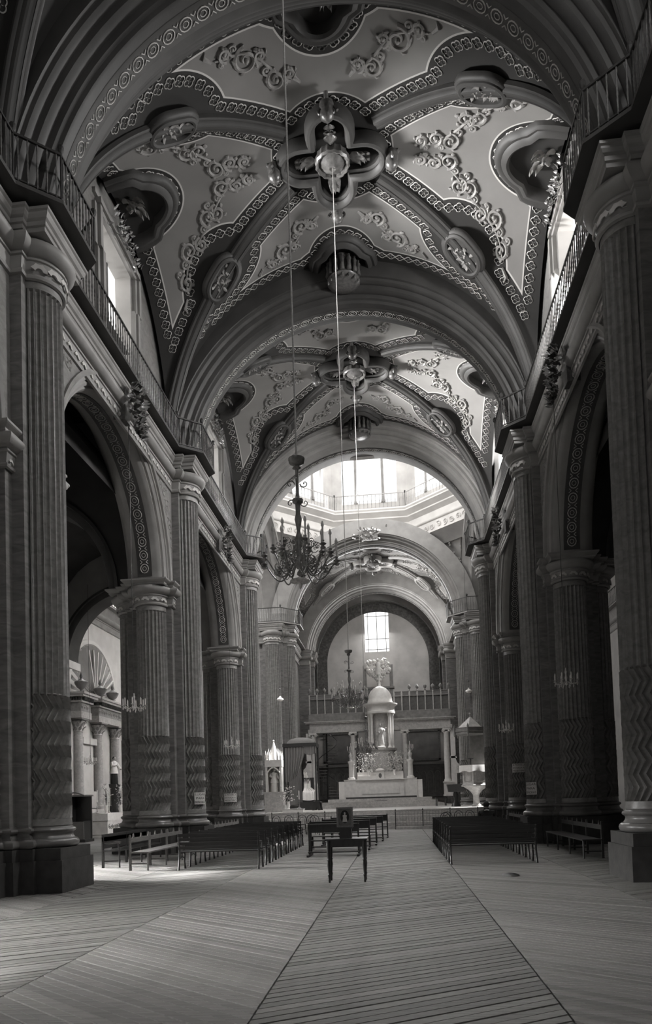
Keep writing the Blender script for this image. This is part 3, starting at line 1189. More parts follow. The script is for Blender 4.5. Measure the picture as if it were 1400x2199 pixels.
def vault(yc, hw, zt, nm, label, individual=0, tone=(0.17, 0.036), ribm='arch_dark'):
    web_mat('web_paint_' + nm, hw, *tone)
    # web surface
    N = 36
    us = [RT * math.sin(PI / 2 * i / N) for i in range(N + 1)]
    ws = [hw * math.sin(PI / 2 * i / N) for i in range(N + 1)]
    b = MB()
    for su in (-1, 1):
        for sw in (-1, 1):
            vs = [(su * us[i], sw * ws[j], zv(us[i], ws[j], hw, zt)) for i in range(N + 1) for j in range(N + 1)]
            fs = []
            for i in range(N):
                for j in range(N):
                    a, c, d, e = i * (N + 1) + j, (i + 1) * (N + 1) + j, (i + 1) * (N + 1) + j + 1, i * (N + 1) + j + 1
                    if i == j:
                        fs += [(a, c, d), (a, d, e)]
                    else:
                        fs.append((a, c, d, e))
            if su * sw > 0:
                fs = [f[::-1] for f in fs]
            b.add(vs, fs)
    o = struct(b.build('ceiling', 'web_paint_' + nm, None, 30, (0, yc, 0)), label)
    # diagonal ribs with oval cartouches
    for su in (-1, 1):
        for sw in (-1, 1):
            pts = []
            for i in range(31):
                th = PI / 2 * (0.13 + 0.855 * i / 30)
                t = math.sin(th)
                pts.append(Vector((su * RT * t, sw * hw * t, zt + RT * math.sqrt(1 - t * t))))
            side = Vector((su * RT, sw * hw, 0)).normalized().cross(Vector((0, 0, 1)))
            prof = [(-0.19, -0.05), (-0.19, 0.03), (-0.16, 0.045), (-0.13, 0.045), (-0.12, 0.07), (-0.09, 0.11), (-0.05, 0.12), (-0.045, 0.10), (0.045, 0.10), (0.05, 0.12), (0.09, 0.11), (0.12, 0.07), (0.13, 0.045), (0.16, 0.045), (0.19, 0.03), (0.19, -0.05)]
            rb = MB()
            vs = []
            for i, p in enumerate(pts):
                tg = (pts[min(i + 1, 30)] - pts[max(i - 1, 0)]).normalized()
                dn = tg.cross(side).normalized()
                if dn.z > 0:
                    dn = -dn
                vs += [p + side * s + dn * h for s, h in prof]
            m = len(prof)
            rb.add(vs, [(i * m + k, i * m + k + 1, (i + 1) * m + k + 1, (i + 1) * m + k) for i in range(30) for k in range(m - 1)])
            rib = rb.build('vault_rib', ribm, o, 35)
            # oval
            t = 0.62
            p = Vector((su * RT * t, sw * hw * t, zt + RT * math.sqrt(1 - t * t)))
            q = Vector((su * RT * (t + .02), sw * hw * (t + .02), zt + RT * math.sqrt(1 - (t + .02) ** 2)))
            tg = (q - p).normalized()
            dn = tg.cross(side).normalized()
            if dn.z > 0:
                dn = -dn
            ov = MB()
            for (rr, h0, h1) in ((0.0, 0, 0),):
                ringp = [(0.46, -0.02), (0.46, 0.05), (0.42, 0.10), (0.38, 0.11), (0.37, 0.14), (0.31, 0.16), (0.26, 0.14), (0.25, 0.09), (0.23, 0.03)]
                vs = []
                for i in range(28):
                    a = 2 * PI * i / 28
                    for r, h in ringp:
                        x = math.cos(a) * r + math.copysign(0.26, math.cos(a)) * (abs(math.cos(a)) ** 0.25)
                        vs.append(p + tg * x + side * (math.sin(a) * r * 1.0) + dn * h)
                m = len(ringp)
                ov.add(vs, [(i * m + k, i * m + k + 1, ((i + 1) % 28) * m + k + 1, ((i + 1) % 28) * m + k) for i in range(28) for k in range(m - 1)])
                ov.add([p + tg * x * 0.6 + side * y * 0.3 + dn * 0.07 for x, y in ((-1, -1), (1, -1), (1, 1), (-1, 1))], [(0, 1, 2, 3)])
            ovo = ov.build('oval_cartouche', ribm, o, 40)
            lf = MB()
            rn = random.Random(9)
            for k in range(26):
                x, y = rn.uniform(-0.4, 0.4), rn.uniform(-0.14, 0.14)
                an = rn.uniform(0, 6.28)
                lf.leaf(p + tg * x + side * y + dn * 0.085, tg * math.cos(an) + side * math.sin(an), dn, 0.2, 0.055, 0.3)
            lf.build('carved_leaves', 'stucco', ovo, 60)
    # quatrefoil borders
    lev = -0.175
    pts = contour(hw, zt, lev, 0.262)
    uniq = []
    for p in pts:
        if p[0] > RT - 0.12 or p[1] > hw - 0.12 or zv(*p, hw, zt) < zt + 1.2:
            continue
        if all((p[0] - q[0]) ** 2 + (p[1] - q[1]) ** 2 + (zv(*p, hw, zt) - zv(*q, hw, zt)) ** 2 > 0.2 ** 2 for q in uniq):
            uniq.append(p)
    allq = []
    for (u, w) in uniq:
        for su in (-1, 1):
            for sw in (-1, 1):
                allq.append((su * u, sw * w))
    allq.sort(key=lambda p: -p[1] if False else p[1])
    rest = MB()
    cnt = 0
    for u, w in allq:
        p, du, dv, n = surf_frame(u, w, hw, zt, yc)
        mw = Matrix(((du.x, dv.x, n.x, p.x), (du.y, dv.y, n.y, p.y), (du.z, dv.z, n.z, p.z), (0, 0, 0, 1)))
        if cnt < individual:
            obj('quatrefoil', QFM, o, mw)
            cnt += 1
        else:
            rest.add([mw @ Vector(v) for v in QF.v], QF.f)
    if rest.v:
        tag(rest.build('quatrefoil_border', 'stencil', o), kind='stuff')
    # stucco scrolls
    k = hw / 3.72
    V = [(2.15, 0.16, 0.13, 1), (2.5, 0.2, 0.16, 1), (2.85, 0.42, 0.2, -1), (3.15, 0.75, 0.2, 1), (3.4, 1.1, 0.2, -1), (3.75, 1.4, 0.15, 1), (4.1, 1.72, 0.2, -1), (4.35, 2.05, 0.16, 1), (4.42, 2.45, 0, 1)]
    S = [(0.55, 1.85, 0.0, 1), (0.75, 2.0, 0.13, 1), (1.05, 2.2, 0.2, -1), (1.3, 2.55, 0.12, 1), (1.6, 2.85, 0.24, -1), (2.0, 2.86, 0.12, 1), (2.3, 2.95, 0.0, 1)]
    for su in (-1, 1):
        for sw in (-1, 1):
            b = MB()
            scroll_motif(b, hw, zt, [(x, y * k, r, s) for x, y, r, s in V], su, sw, 0.05)
            b.build('stucco_garland', 'stucco', o, 60)
            b = MB()
            scroll_motif(b, hw, zt, [(x, y * k, r, s) for x, y, r, s in S], su, sw, 0.05)
            b.build('stucco_scroll', 'stucco', o, 60)
    # hanging boss: four-lobed frame, shell rosette, leaves, four bracket heads
    bz = zt + RT
    boss = MB()
    path = []
    for kk in range(4):
        a = PI / 2 * kk
        for i in range(13):
            t = PI / 2 - PI * i / 12
            x, y = 0.74 + 0.46 * math.cos(t), 0.40 * math.sin(t)
            path.append((x * math.cos(-a) - y * math.sin(-a), x * math.sin(-a) + y * math.cos(-a)))
        x, y = 0.40, -0.40
        path.append((x * math.cos(-a) - y * math.sin(-a), x * math.sin(-a) + y * math.cos(-a)))
    boss.sweep(path, [(0.02, bz), (0.05, bz - 0.2), (0.0, bz - 0.24), (0.02, bz - 0.30), (-0.02, bz - 0.37), (-0.08, bz - 0.40), (-0.14, bz - 0.38), (-0.17, bz - 0.32), (-0.2, bz - 0.2), (-0.2, bz - 0.1)], True)
    bo = boss.build('boss_frame', ribm, o, 40)
    c = MB()
    c.lathe([(0.42, -0.05), (0.44, -0.22), (0.40, -0.26), (0.36, -0.24), (0.34, -0.18), (0.3, -0.2), (0.2, -0.28), (0.08, -0.33), (0.0, -0.3)], 32, (0, 0, bz - 0.12), lobes=16, depth=0.06)
    c.build('shell_rosette', 'boss_gilt', bo, 40)
    for kk in range(4):
        a = PI / 2 * kk
        ca, sa = math.cos(a), math.sin(a)
        lf = MB()
        for (x, an, ln) in ((0.4, 0, 0.6), (0.45, 0.5, 0.38), (0.45, -0.5, 0.38), (0.62, 0.6, 0.3), (0.62, -0.6, 0.3), (0.8, 0.7, 0.22), (0.8, -0.7, 0.22)):
            dd = a + an
            lf.leaf((x * ca, x * sa, bz - 0.2), (math.cos(dd), math.sin(dd), 0), (0, 0, -1), ln, 0.12, 0.25, 4)
        lf.build('acanthus_leaf', 'boss_gilt', bo, 60)
        br = MB()
        x = 1.45
        br.lathe([(0.05, 0.1), (0.16, 0.0), (0.19, -0.12), (0.14, -0.2), (0.17, -0.3), (0.12, -0.38), (0.05, -0.42), (0.0, -0.44)], 12, (x * ca, x * sa, bz - 0.2), lobes=6, depth=0.12)
        for sg in (-1, 1):
            br.spiral((0, 0), 0.11, 1.3, 0, 0.035, lambda uu, vv: Vector(((x + 0.02) * ca - (sg * 0.13 + uu) * sa, (x + 0.02) * sa + (sg * 0.13 + uu) * ca, bz - 0.42 + vv)), 14, 5)
        br.tube([((x - 0.25) * ca, (x - 0.25) * sa, bz - 0.3), (x * ca, x * sa, bz - 0.42), ((x + 0.2) * ca, (x + 0.2) * sa, bz - 0.12)], 0.05, 6)
        br.build('bracket_head', 'gilt_dark', bo, 60)
    # lobed hoods over the wall arches and against the cross arches
    def hood(fr, nm, rw, rd, mt=ribm):
        hb = MB()
        prof = [(0.26, 0.0), (0.24, 0.10), (0.17, 0.16), (0.10, 0.15), (0.06, 0.2), (-0.02, 0.24), (-0.08, 0.2), (-0.10, 0.08), (-0.12, 0.0)]
        n = 22
        vs = []
        base = []
        for i in range(n + 1):
            t = PI * i / n
            x, y = rw * math.cos(t), rd * math.sin(t) ** 0.8
            if abs(math.cos(t)) > 0.86:
                x *= 1.25
            base.append((x, y))
        for i, (x, y) in enumerate(base):
            t = PI * i / n
            nx, ny = math.cos(t), math.sin(t)
            for d, h in prof:
                vs.append(fr(x + nx * d, y + ny * d, h))
        m = len(prof)
        hb.add(vs, [(i * m + j, i * m + j + 1, (i + 1) * m + j + 1, (i + 1) * m + j) for i in range(n) for j in range(m - 1)])
        return hb.build(nm, mt, o, 45)
    for su in (-1, 1):
        def fr(x, y, h, su=su):
            u = RT - 0.05 - y
            return (su * u, x, zv(max(u, 0), x, hw, zt) - h)
        hh = hood(fr, 'lobed_hood', 0.72, 1.22)
        lf = MB()
        rn = random.Random(4)
        for i in range(16):
            y, x = rn.uniform(0.05, 0.45), rn.uniform(-0.25, 0.25)
            an = rn.uniform(-1.2, 1.2)
            lf.leaf(fr(x, y, 0.06), (-su * math.cos(an), math.sin(an), 0.1), (0, 0, -1), 0.34, 0.09, 0.4, 4)
        lf.build('hood_leaves', 'stucco', hh, 60)
    for sw in (-1, 1):
        def fr(x, y, h, sw=sw):
            w = hw + 0.12 - y
            return (x, sw * w, zv(x, min(max(w, 0), hw), hw, zt) - h)
        hh = hood(fr, 'lobed_hood', 0.62, 1.0)
        if sw < 0:
            lf = MB()
            for i in range(14):
                an = rn.uniform(-1.3, 1.3)
                lf.leaf(fr(rn.uniform(-0.2, 0.2), rn.uniform(0.0, 0.3), 0.1), (math.sin(an), math.cos(an), 0.0), (0, 0, -1), 0.34, 0.09, 0.35, 4)
            lf.build('hood_leaves', 'boss_gilt', hh, 60)
            continue
        br = MB()
        yb = sw * (hw + 0.0)
        br.lathe([(0.40, 0.0), (0.40, -0.5), (0.46, -0.55), (0.5, -0.62), (0.46, -0.68), (0.3, -0.72), (0.0, -0.74)], 18, (0, yb - sw * 0.1, bz - 0.05))
        for i in range(7):
            an = (-PI / 2 if sw > 0 else PI / 2) + (i - 3) * 0.42
            x, yy = 0.47 * math.cos(an), yb - sw * 0.1 + 0.47 * math.sin(an)
            br.lathe([(0.06, 0), (0.075, 0.05), (0.045, 0.22), (0.07, 0.34), (0.025, 0.4), (0.045, 0.45), (0.0, 0.51)], 8, (x, yy, bz - 0.62))
            br.lathe([(0.0, -0.13), (0.035, -0.09), (0.02, 0)], 6, (x, yy, bz - 0.70))
        br.build('figure_corbel', 'gilt_dark', hh, 60)
    return o


HW1, HW2 = (PB - PA) / 2 - 0.9, (PC - PB) / 2 - 0.9
vault((PA + PB) / 2, HW1, 12.0, 'near', 'painted cross vault with scrolls and a hanging boss over the nearest nave bay', 280)
vault((PB + PC) / 2, HW2, 12.35, 'middle', 'painted cross vault with scrolls and a hanging boss over the second nave bay', 0, (0.22, 0.05))  # slightly paler tones put distance haze into the paint
vault(47.85, 3.4, 12.0, 'altar', 'painted cross vault over the altar bay beyond the dome', 0, (0.14, 0.16), 'moulding')  # distance haze put into the colour: raised border tone, paler ribs
vault((P0 + PA) / 2, HW1, 12.0, 'viewer', 'painted cross vault over the bay above the viewer', 0)


# ------------------------------------------------------------------ clerestory walls and windows
WN = [0]


def clerestory(sx, y0, y1, win=True):
    side = 'left' if sx < 0 else 'right'
    ym = (y0 + y1) / 2
    b = MB()
    x = sx * 5.56
    a, c, z0, z1 = ym - 0.95, ym + 0.95, 12.75, 15.55
    b.quad((x, y0, 12.1), (x, a, 12.1), (x, a, 19), (x, y0, 19))
    b.quad((x, c, 12.1), (x, y1, 12.1), (x, y1, 19), (x, c, 19))
    b.quad((x, a, 12.1), (x, c, 12.1), (x, c, z0), (x, a, z0))
    b.quad((x, a, z1), (x, c, z1), (x, c, 19), (x, a, 19))
    w = struct(b.build('wall_upper_' + side, 'veined_stone'), 'upper nave wall around a clerestory window on the %s' % side)
    WN[0] += 1
    xg = sx * 5.95
    b = MB()
    g0, g1 = ym - 0.85, ym + 0.85
    for p, q in (((a, z0), (g0, z0)), ):
        pass
    b.quad((x, a, z0), (xg, g0, z0), (xg, g0, z1 - 0.1), (x, a, z1))
    b.quad((x, c, z0), (xg, g1, z0), (xg, g1, z1 - 0.1), (x, c, z1))
    b.quad((x, a, z1), (xg, g0, z1 - 0.1), (xg, g1, z1 - 0.1), (x, c, z1))
    b.quad((x, a, z0), (xg, g0, z0), (xg, g1, z0), (x, c, z0))
    wo = struct(b.build('window_%d' % WN[0], 'plaster_light'), 'bright clerestory window on the %s' % side)
    MB().box(xg, ym, z0, 0.012, 1.7, z1 - 0.1 - z0).build('pane', 'lit_glass', wo)
    b = MB()
    for yy in (ym - 0.28, ym + 0.28):
        b.box(xg - sx * 0.02, yy, z0, 0.04, 0.05, z1 - 0.1 - z0)
    for zz in (13.6, 14.5):
        b.box(xg - sx * 0.02, ym, zz, 0.04, 1.7, 0.05)
    b.build('glazing_bars', 'iron', wo)
    # moulded surround with broken shoulders
    b = MB()
    for yy, sg in ((a, -1), (c, 1)):
        for d, wd, pr in ((0.06, 0.12, 0.10), (0.20, 0.14, 0.16), (0.34, 0.12, 0.08)):
            b.box(sx * (5.56 - pr / 2), yy + sg * d, 12.2, pr, wd, 2.4)
            b.box(sx * (5.56 - pr / 2), yy + sg * (d + 0.12), 14.6, pr, wd, 1.0)
    for d, wd, pr in ((0.06, 0.12, 0.10), (0.20, 0.14, 0.16), (0.34, 0.12, 0.08)):
        b.box(sx * (5.56 - pr / 2), ym, z1 + d - wd / 2, pr, 2.2 + 2 * d, wd)
    b.build('window_surround', 'moulding', wo)
    b = MB()
    rn = random.Random(int(ym * 10))
    for i in range(110):
        yy = rn.gauss(0, 0.45)
        zz = z1 + 0.4 + rn.uniform(-0.3, 0.35) - 0.3 * abs(yy)
        an = rn.uniform(0, 6.28)
        b.leaf((sx * (5.56 - 0.16 - rn.uniform(0, 0.15)), ym + yy, zz), (-sx * 0.4, math.cos(an), math.sin(an)), (-sx, 0, 0.2), rn.uniform(0.1, 0.17), 0.042, 0.4)
    b.build('leafy_crest', 'boss_gilt', wo, 60)


for sx in (-1, 1):
    for y0, y1 in BAYS[1:] + [(44.6, 51.1)]:  # altar bay windows are added, only to light its vault
        clerestory(sx, y0, y1)

# ================================================================== DOME OVER THE CROSSING
def octo(ap, n0=0):
    r = ap / math.cos(PI / 8)
    # clockwise so that sweep offsets point inward
    return [(r * math.sin(PI / 8 + k * PI / 4), DOMEY + r * math.cos(PI / 8 + k * PI / 4)) for k in range(8)]


def build_dome():
    b = MB()
    b.sweep(octo(5.8), [(-0.3, 17.12), (0.0, 17.12), (0.05, 17.16), (0.05, 17.28), (0.0, 17.30), (0.0, 17.95), (0.06, 17.98), (0.10, 18.04), (0.10, 18.1), (0.04, 18.12), (0.05, 18.5),
                        (0.12, 18.56), (0.22, 18.66), (0.30, 18.72), (0.30, 18.8), (0.42, 18.9), (0.52, 19.0), (0.58, 19.04), (0.58, 19.12), (0.64, 19.2), (0.64, 19.28), (0.0, 19.30)], True)
    dm = struct(b.build('ceiling_dome', 'plaster_light', None, 35), 'pale eight-sided drum and dome over the crossing')
    # drum walls with three-light windows
    for k in range(8):
        a = k * PI / 4
        d = Vector((math.sin(a), math.cos(a), 0))
        t = Vector((math.cos(a), -math.sin(a), 0))
        o = Vector((0, DOMEY, 0))

        def P(s, r, z):
            q = o + d * r + t * s
            return (q.x, q.y, z)
        hs = 5.75 * math.tan(PI / 8) + 0.01
        b = MB()
        z0, z1, w = 19.85, 24.1, 1.72
        b.quad(P(-hs, 5.75, 19.2), P(-w, 5.75, 19.2), P(-w, 5.75, 25.2), P(-hs, 5.75, 25.2))
        b.quad(P(w, 5.75, 19.2), P(hs, 5.75, 19.2), P(hs, 5.75, 25.2), P(w, 5.75, 25.2))
        b.quad(P(-w, 5.75, 19.2), P(w, 5.75, 19.2), P(w, 5.75, z0), P(-w, 5.75, z0))
        b.quad(P(-w, 5.75, z1), P(w, 5.75, z1), P(w, 5.75, 25.2), P(-w, 5.75, 25.2))
        for s in (-w, w):
            b.quad(P(s, 5.75, z0), P(s, 6.1, z0), P(s, 6.1, z1), P(s, 5.75, z1))
        b.quad(P(-w, 5.75, z0), P(w, 5.75, z0), P(w, 6.1, z0), P(-w, 6.1, z0))
        b.quad(P(-w, 5.75, z1), P(w, 5.75, z1), P(w, 6.1, z1), P(-w, 6.1, z1))
        b.build('drum_wall', 'plaster', dm)
        g = MB()
        g.add([P(-w, 6.05, z0), P(w, 6.05, z0), P(w, 6.05, z1), P(-w, 6.05, z1)], [(0, 1, 2, 3)])
        gl = g.build('drum_window', 'lit_glass', dm)
        c = MB()
        for s in (-0.84, 0.84):
            q = P(s, 5.8, 0)
            c.lathe([(0.17, 19.85), (0.17, 20.0), (0.13, 20.05), (0.12, 23.4), (0.18, 23.6), (0.18, 23.75), (0.12, 24.1)], 12, (q[0], q[1], 0))
        c.build('window_columns', 'grey_stone', gl, 50)
    b = MB()
    prof = [(6.1 * math.cos(x), 25.1 + 4.6 * math.sin(x)) for x in np.linspace(0, PI / 2, 9)]
    b.lathe(prof, 32, (0, DOMEY, 0))
    b.build('dome_shell', 'plaster', dm, 40)
    # carved frieze on the drum
    b = MB()
    rn = random.Random(2)
    for k in range(8):
        a = k * PI / 4
        d = Vector((math.sin(a), math.cos(a), 0))
        t = Vector((math.cos(a), -math.sin(a), 0))
        for i in range(9):
            s = -2.0 + 4.0 * i / 8
            c0 = Vector((0, DOMEY, 17.63)) + d * 5.77 + t * s
            b.spiral((0, 0), 0.2, 1.4 * (1 if i % 2 else -1), rn.uniform(0, 6), 0.028, lambda u, v: c0 + t * u + Vector((0, 0, v)), 16, 4)
    tag(b.build('frieze_scrolls', 'plaster_light', dm), kind='stuff')
    q = octo(5.28)
    for k in range(8):
        a, c = q[k], q[(k + 1) % 8]
        mid = ((a[0] + c[0]) / 2, (a[1] + c[1]) / 2 - DOMEY)
        if mid[1] < -1:
            continue
        w = {0: 'left', 1: 'left'}
        nm = ('straight across the back' if abs(mid[0]) < 1 else 'at the %s %s' % ('rear' if mid[1] > 1 else 'flank', 'left' if mid[0] < 0 else 'right'))
        railing([a, c], 'slim balustrade %s of the sunlit dome gallery' % nm, z=19.29, step=0.24, mats='moulding', h=0.9, group='dome gallery balustrades', posts=True)


build_dome()


def pendentives():
    for sx in (-1, 1):
        for sy in (-1, 1):
            b = MB()
            yc = 38.3
            n = 16
            rp, z0 = 5.72, 11.82
            rows = []
            for i in range(n + 1):
                z = 12.1 + (17.14 - 12.1) * i / n
                h = math.sqrt(max(rp * rp - (z - z0) ** 2, 0))
                A = Vector((sx * h, yc + sy * 5.75, z))
                B = Vector((sx * 5.75, yc + sy * h, z))
                rows.append([A + (B - A) * (j / 6) for j in range(7)])
            vs = [p for r in rows for p in r]
            b.add(vs, [(i * 7 + j, i * 7 + j + 1, (i + 1) * 7 + j + 1, (i + 1) * 7 + j) for i in range(n) for j in range(6)])
            o = struct(b.build('ceiling_pendentive', 'plaster', None, 50), 'corner pendentive under the dome')
            # carved triangular panel with a medallion
            m = MB()
            e = rows[9][3]
            top1, top2, low = rows[14][1], rows[14][5], rows[5][3]
            inn = (Vector((0, yc, e.z)) - e).normalized() * 0.05
            tri = [top1 + inn, top2 + inn, low + inn]
            m.tube(tri, 0.06, 6, True)
            c = rows[11][3] + inn
            dr = (rows[11][6] - rows[11][0]).normalized()
            ring = [c + dr * 0.42 * math.cos(a) + Vector((0, 0, 0.42 * math.sin(a))) for a in np.linspace(0, 2 * PI, 17)[:-1]]
            m.tube(ring, 0.06, 6, True)
            m.ball(c, 0.24, 0.24, 0.3, 10, 6)
            rn = random.Random(3)
            for i in range(30):
                s1, s2 = rn.random(), rn.random()
                if s1 + s2 > 1:
                    s1, s2 = 1 - s1, 1 - s2
                p = tri[2] + (tri[0] - tri[2]) * s1 + (tri[1] - tri[2]) * s2
                m.ball(p, 0.07, n=6, m=4)
            m.build('pendentive_relief', 'stucco', o, 60)


pendentives()
for sx in (-1, 1):
    b = MB()
    rs, hw = 4.9, 0.9
    half = [(rs + 0.85, hw), (rs + 0.5, hw), (rs + 0.45, hw - 0.1), (rs + 0.33, hw - 0.2), (rs + 0.3, hw - 0.3), (rs + 0.15, hw - 0.4), (rs, hw - 0.5)]
    prof = [(r, -t) for r, t in half] + [(r, t) for r, t in reversed(half)]
    b.arc(prof, (sx * 6.3, 38.3, 12.0), 'x', 0.02, PI - 0.02, 44)
    struct(b.build('trim_9' if sx < 0 else 'trim_10', 'moulding', None, 40), 'broad arch from the crossing to the %s transept' % ('left' if sx < 0 else 'right'))
    # leafy keystone
# keystone over the far crossing arch
b = MB()
rn = random.Random(8)
for i in range(90):
    x, z, an = rn.gauss(0, 0.38), rn.uniform(-0.35, 0.35), rn.uniform(0, 6.28)
    b.leaf((x, -rn.uniform(0, 0.12), z), (math.cos(an), -0.4, math.sin(an)), (0, -1, 0.1), rn.uniform(0.16, 0.28), 0.07, 0.4)
b.box(0, 0.1, -0.3, 0.9, 0.2, 0.6)
tag(b.build('carved_keystone', 'moulding', None, 60, (0, PD - 1.0, 17.2)), 'pale carved keystone at the crown of the arch below the dome', 'keystone')


# ================================================================== TRANSEPTS, AISLES, ALTAR BAY
XO = 13.7


def side_walls(sx):
    side = 'left' if sx < 0 else 'right'
    b = MB()
    x = sx * XO
    z1 = 18.5
    # outer wall with a transept window opening
    ya, yb, za, zb = 36.6, 39.0, 13.6, 16.8
    if sx > 0:
        b.quad((x, -9.2, 0), (x, ya, 0), (x, ya, z1), (x, -9.2, z1))
    else:
        for q0, q1, w0 in ((-9.2, 5.0, 0), (5.0, 7.4, 4.9), (7.4, 15.0, 0), (15.0, 17.4, 4.9), (17.4, ya, 0)):
            b.quad((x, q0, w0), (x, q1, w0), (x, q1, z1), (x, q0, z1))
    b.quad((x, yb, 0), (x, 44.5, 0), (x, 44.5, z1), (x, yb, z1))
    b.quad((x, ya, 0), (x, yb, 0), (x, yb, za), (x, ya, za))
    b.quad((x, ya, zb), (x, yb, zb), (x, yb, z1), (x, ya, z1))
    w = struct(b.build('wall_outer_' + side, 'plaster_light' if sx < 0 else 'plaster'), 'outer church wall on the %s' % side)
    WN[0] += 1
    b = MB()
    b.box(sx * (XO + 0.1), 37.8, za, 0.012, 2.4, zb - za)
    wo = struct(b.build('window_%d' % WN[0], 'lit_glass'), 'high transept window on the %s' % side)
    # transept back wall, ceiling over aisle and transept
    b = MB()
    b.quad((sx * 6.7, 44.4, 0), (sx * XO, 44.4, 0), (sx * XO, 44.4, 18.5), (sx * 6.7, 44.4, 18.5))
    struct(b.build('wall_transept_' + side, 'plaster'), 'far wall of the %s transept' % side)
    b = MB()
    n = 12
    for i in range(n):
        a0, a1 = PI * i / n, PI * (i + 1) / n
        yc, r = 38.0, 6.4
        b.quad((sx * 6.7, yc - r * math.cos(a0), 12.1 + r * math.sin(a0)), (sx * (XO + 0.2), yc - r * math.cos(a0), 12.1 + r * math.sin(a0)),
               (sx * (XO + 0.2), yc - r * math.cos(a1), 12.1 + r * math.sin(a1)), (sx * 6.7, yc - r * math.cos(a1), 12.1 + r * math.sin(a1)))
    struct(b.build('ceiling_transept', 'plaster', None, 40), 'barrel vault of the %s transept' % side)
    b = MB()
    n = 14
    for i in range(n):
        a0, a1 = PI * i / n, PI * (i + 1) / n
        xc, r = 10.2, 3.5
        b.quad((sx * (xc - r * math.cos(a0)), -9.2, 10.4 + 0.75 * r * math.sin(a0)), (sx * (xc - r * math.cos(a1)), -9.2, 10.4 + 0.75 * r * math.sin(a1)),
               (sx * (xc - r * math.cos(a1)), PC, 10.4 + 0.75 * r * math.sin(a1)), (sx * (xc - r * math.cos(a0)), PC, 10.4 + 0.75 * r * math.sin(a0)))
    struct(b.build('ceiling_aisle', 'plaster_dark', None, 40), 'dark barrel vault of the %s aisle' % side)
    # cross arches in the aisle
    for yp in (PA, PB, PC):
        b = MB()
        xc, ri, ro, spr = 10.55, 2.95, 3.3, 8.1
        n = 24
        for dy in (-0.62, 0.62):
            for i in range(n):
                a0, a1 = PI * i / n, PI * (i + 1) / n
                p = (xc - ro * math.cos(a0), spr + ro * math.sin(a0))
                q = (xc - ro * math.cos(a1), spr + ro * math.sin(a1))
                b.quad((sx * p[0], yp + dy, p[1]), (sx * q[0], yp + dy, q[1]), (sx * q[0], yp + dy, 13.4), (sx * p[0], yp + dy, 13.4))
            b.quad((sx * 6.7, yp + dy, spr), (sx * (xc - ro), yp + dy, spr), (sx * (xc - ro), yp + dy, 13.4), (sx * 6.7, yp + dy, 13.4))
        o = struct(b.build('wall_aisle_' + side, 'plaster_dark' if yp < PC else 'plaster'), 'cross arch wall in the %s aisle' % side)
        b = MB()
        b.arc([(ro, -0.62), (ro, -0.68), (ro - 0.1, -0.68), (ro - 0.12, -0.6), (ri + 0.08, -0.56), (ri, -0.5), (ri, 0.5), (ri + 0.08, 0.56), (ro - 0.1, 0.68), (ro, 0.62)], (sx * xc, yp, spr), 'y', 0, PI, 30)
        b.build('archivolt', 'arch_dark', o, 40)
        b = MB()
        b.box(sx * 13.66, yp, 0, 0.16, 1.2, 8.1)
        b.box(sx * 13.62, yp, 7.75, 0.3, 1.35, 0.35)
        b.box(sx * 13.62, yp, 0, 0.3, 1.4, 1.0)
        b.build('aisle_pilaster', 'plaster_light' if sx < 0 else 'grey_stone', o)
    # transept entablature and railing on the outer wall
    b = MB()
    path = [(-XO, PC + 0.3), (-XO, 43.8)] if sx < 0 else [(-XO, PC + 0.3), (-XO, 43.8)]
    b.sweep(path, [(d, 10.6 + z * 0.95) for d, z in CAP_LOW] + [(0.12, 11.3), (0.25, 11.5), (0.25, 11.6), (0.5, 11.62), (0.5, 11.68), (0, 11.7)], mirror=1 if sx < 0 else -1)
    tr = struct(b.build('trim_11' if sx < 0 else 'trim_12', 'moulding', None, 40), 'moulded cornice on the %s transept wall' % side)
    railing([(-XO + 0.46, PC + 0.4), (-XO + 0.46, 43.6)], 'iron railing on the %s transept wall cornice' % side, z=11.68, mirror=1 if sx < 0 else -1, step=0.25, posts=False)


for sx in (-1, 1):
    side_walls(sx)
for i, yy in enumerate((6.2, 16.2)):  # doorways added to go with the floor lights on the left
    b = MB()
    for q in (-1.3, 1.3):
        b.box(-13.62, yy + q, 0, 0.3, 0.25, 5.0)
    b.box(-13.62, yy, 4.9, 0.3, 2.85, 0.3)
    do = struct(b.build('added_door_%d' % (i + 1), 'grey_stone'), 'added side doorway for the light patches on the left floor')
    MB().box(-13.75, yy, 0, 0.012, 2.4, 4.9).build('added_door_glow', 'lit_glass', do)

# right transept wall: arch between half columns glimpsed past the pier
b = MB()
b.arc([(2.2, 13.7), (2.2, 13.5), (1.95, 13.48), (1.9, 13.55), (1.6, 13.5), (1.5, 13.68)], (0, 36.0, 6.4), 'x', 0, PI, 24)
for yy in (34.1, 37.9):
    shaft((13.45, yy), 0.36, 1.1, 5.9, 2.6).xf(Matrix.Identity(4))
    b2 = shaft((13.45, yy), 0.36, 1.1, 5.9, 2.6)
    b.add(b2.v, b2.f)
    b.box(13.45, yy, 5.9, 1.0, 1.0, 0.5)
    b.box(13.45, yy, 0, 1.0, 1.0, 1.1)
struct(b.build('trim_13', 'grey_stone', None, 45), 'column and arch frame on the right transept wall')

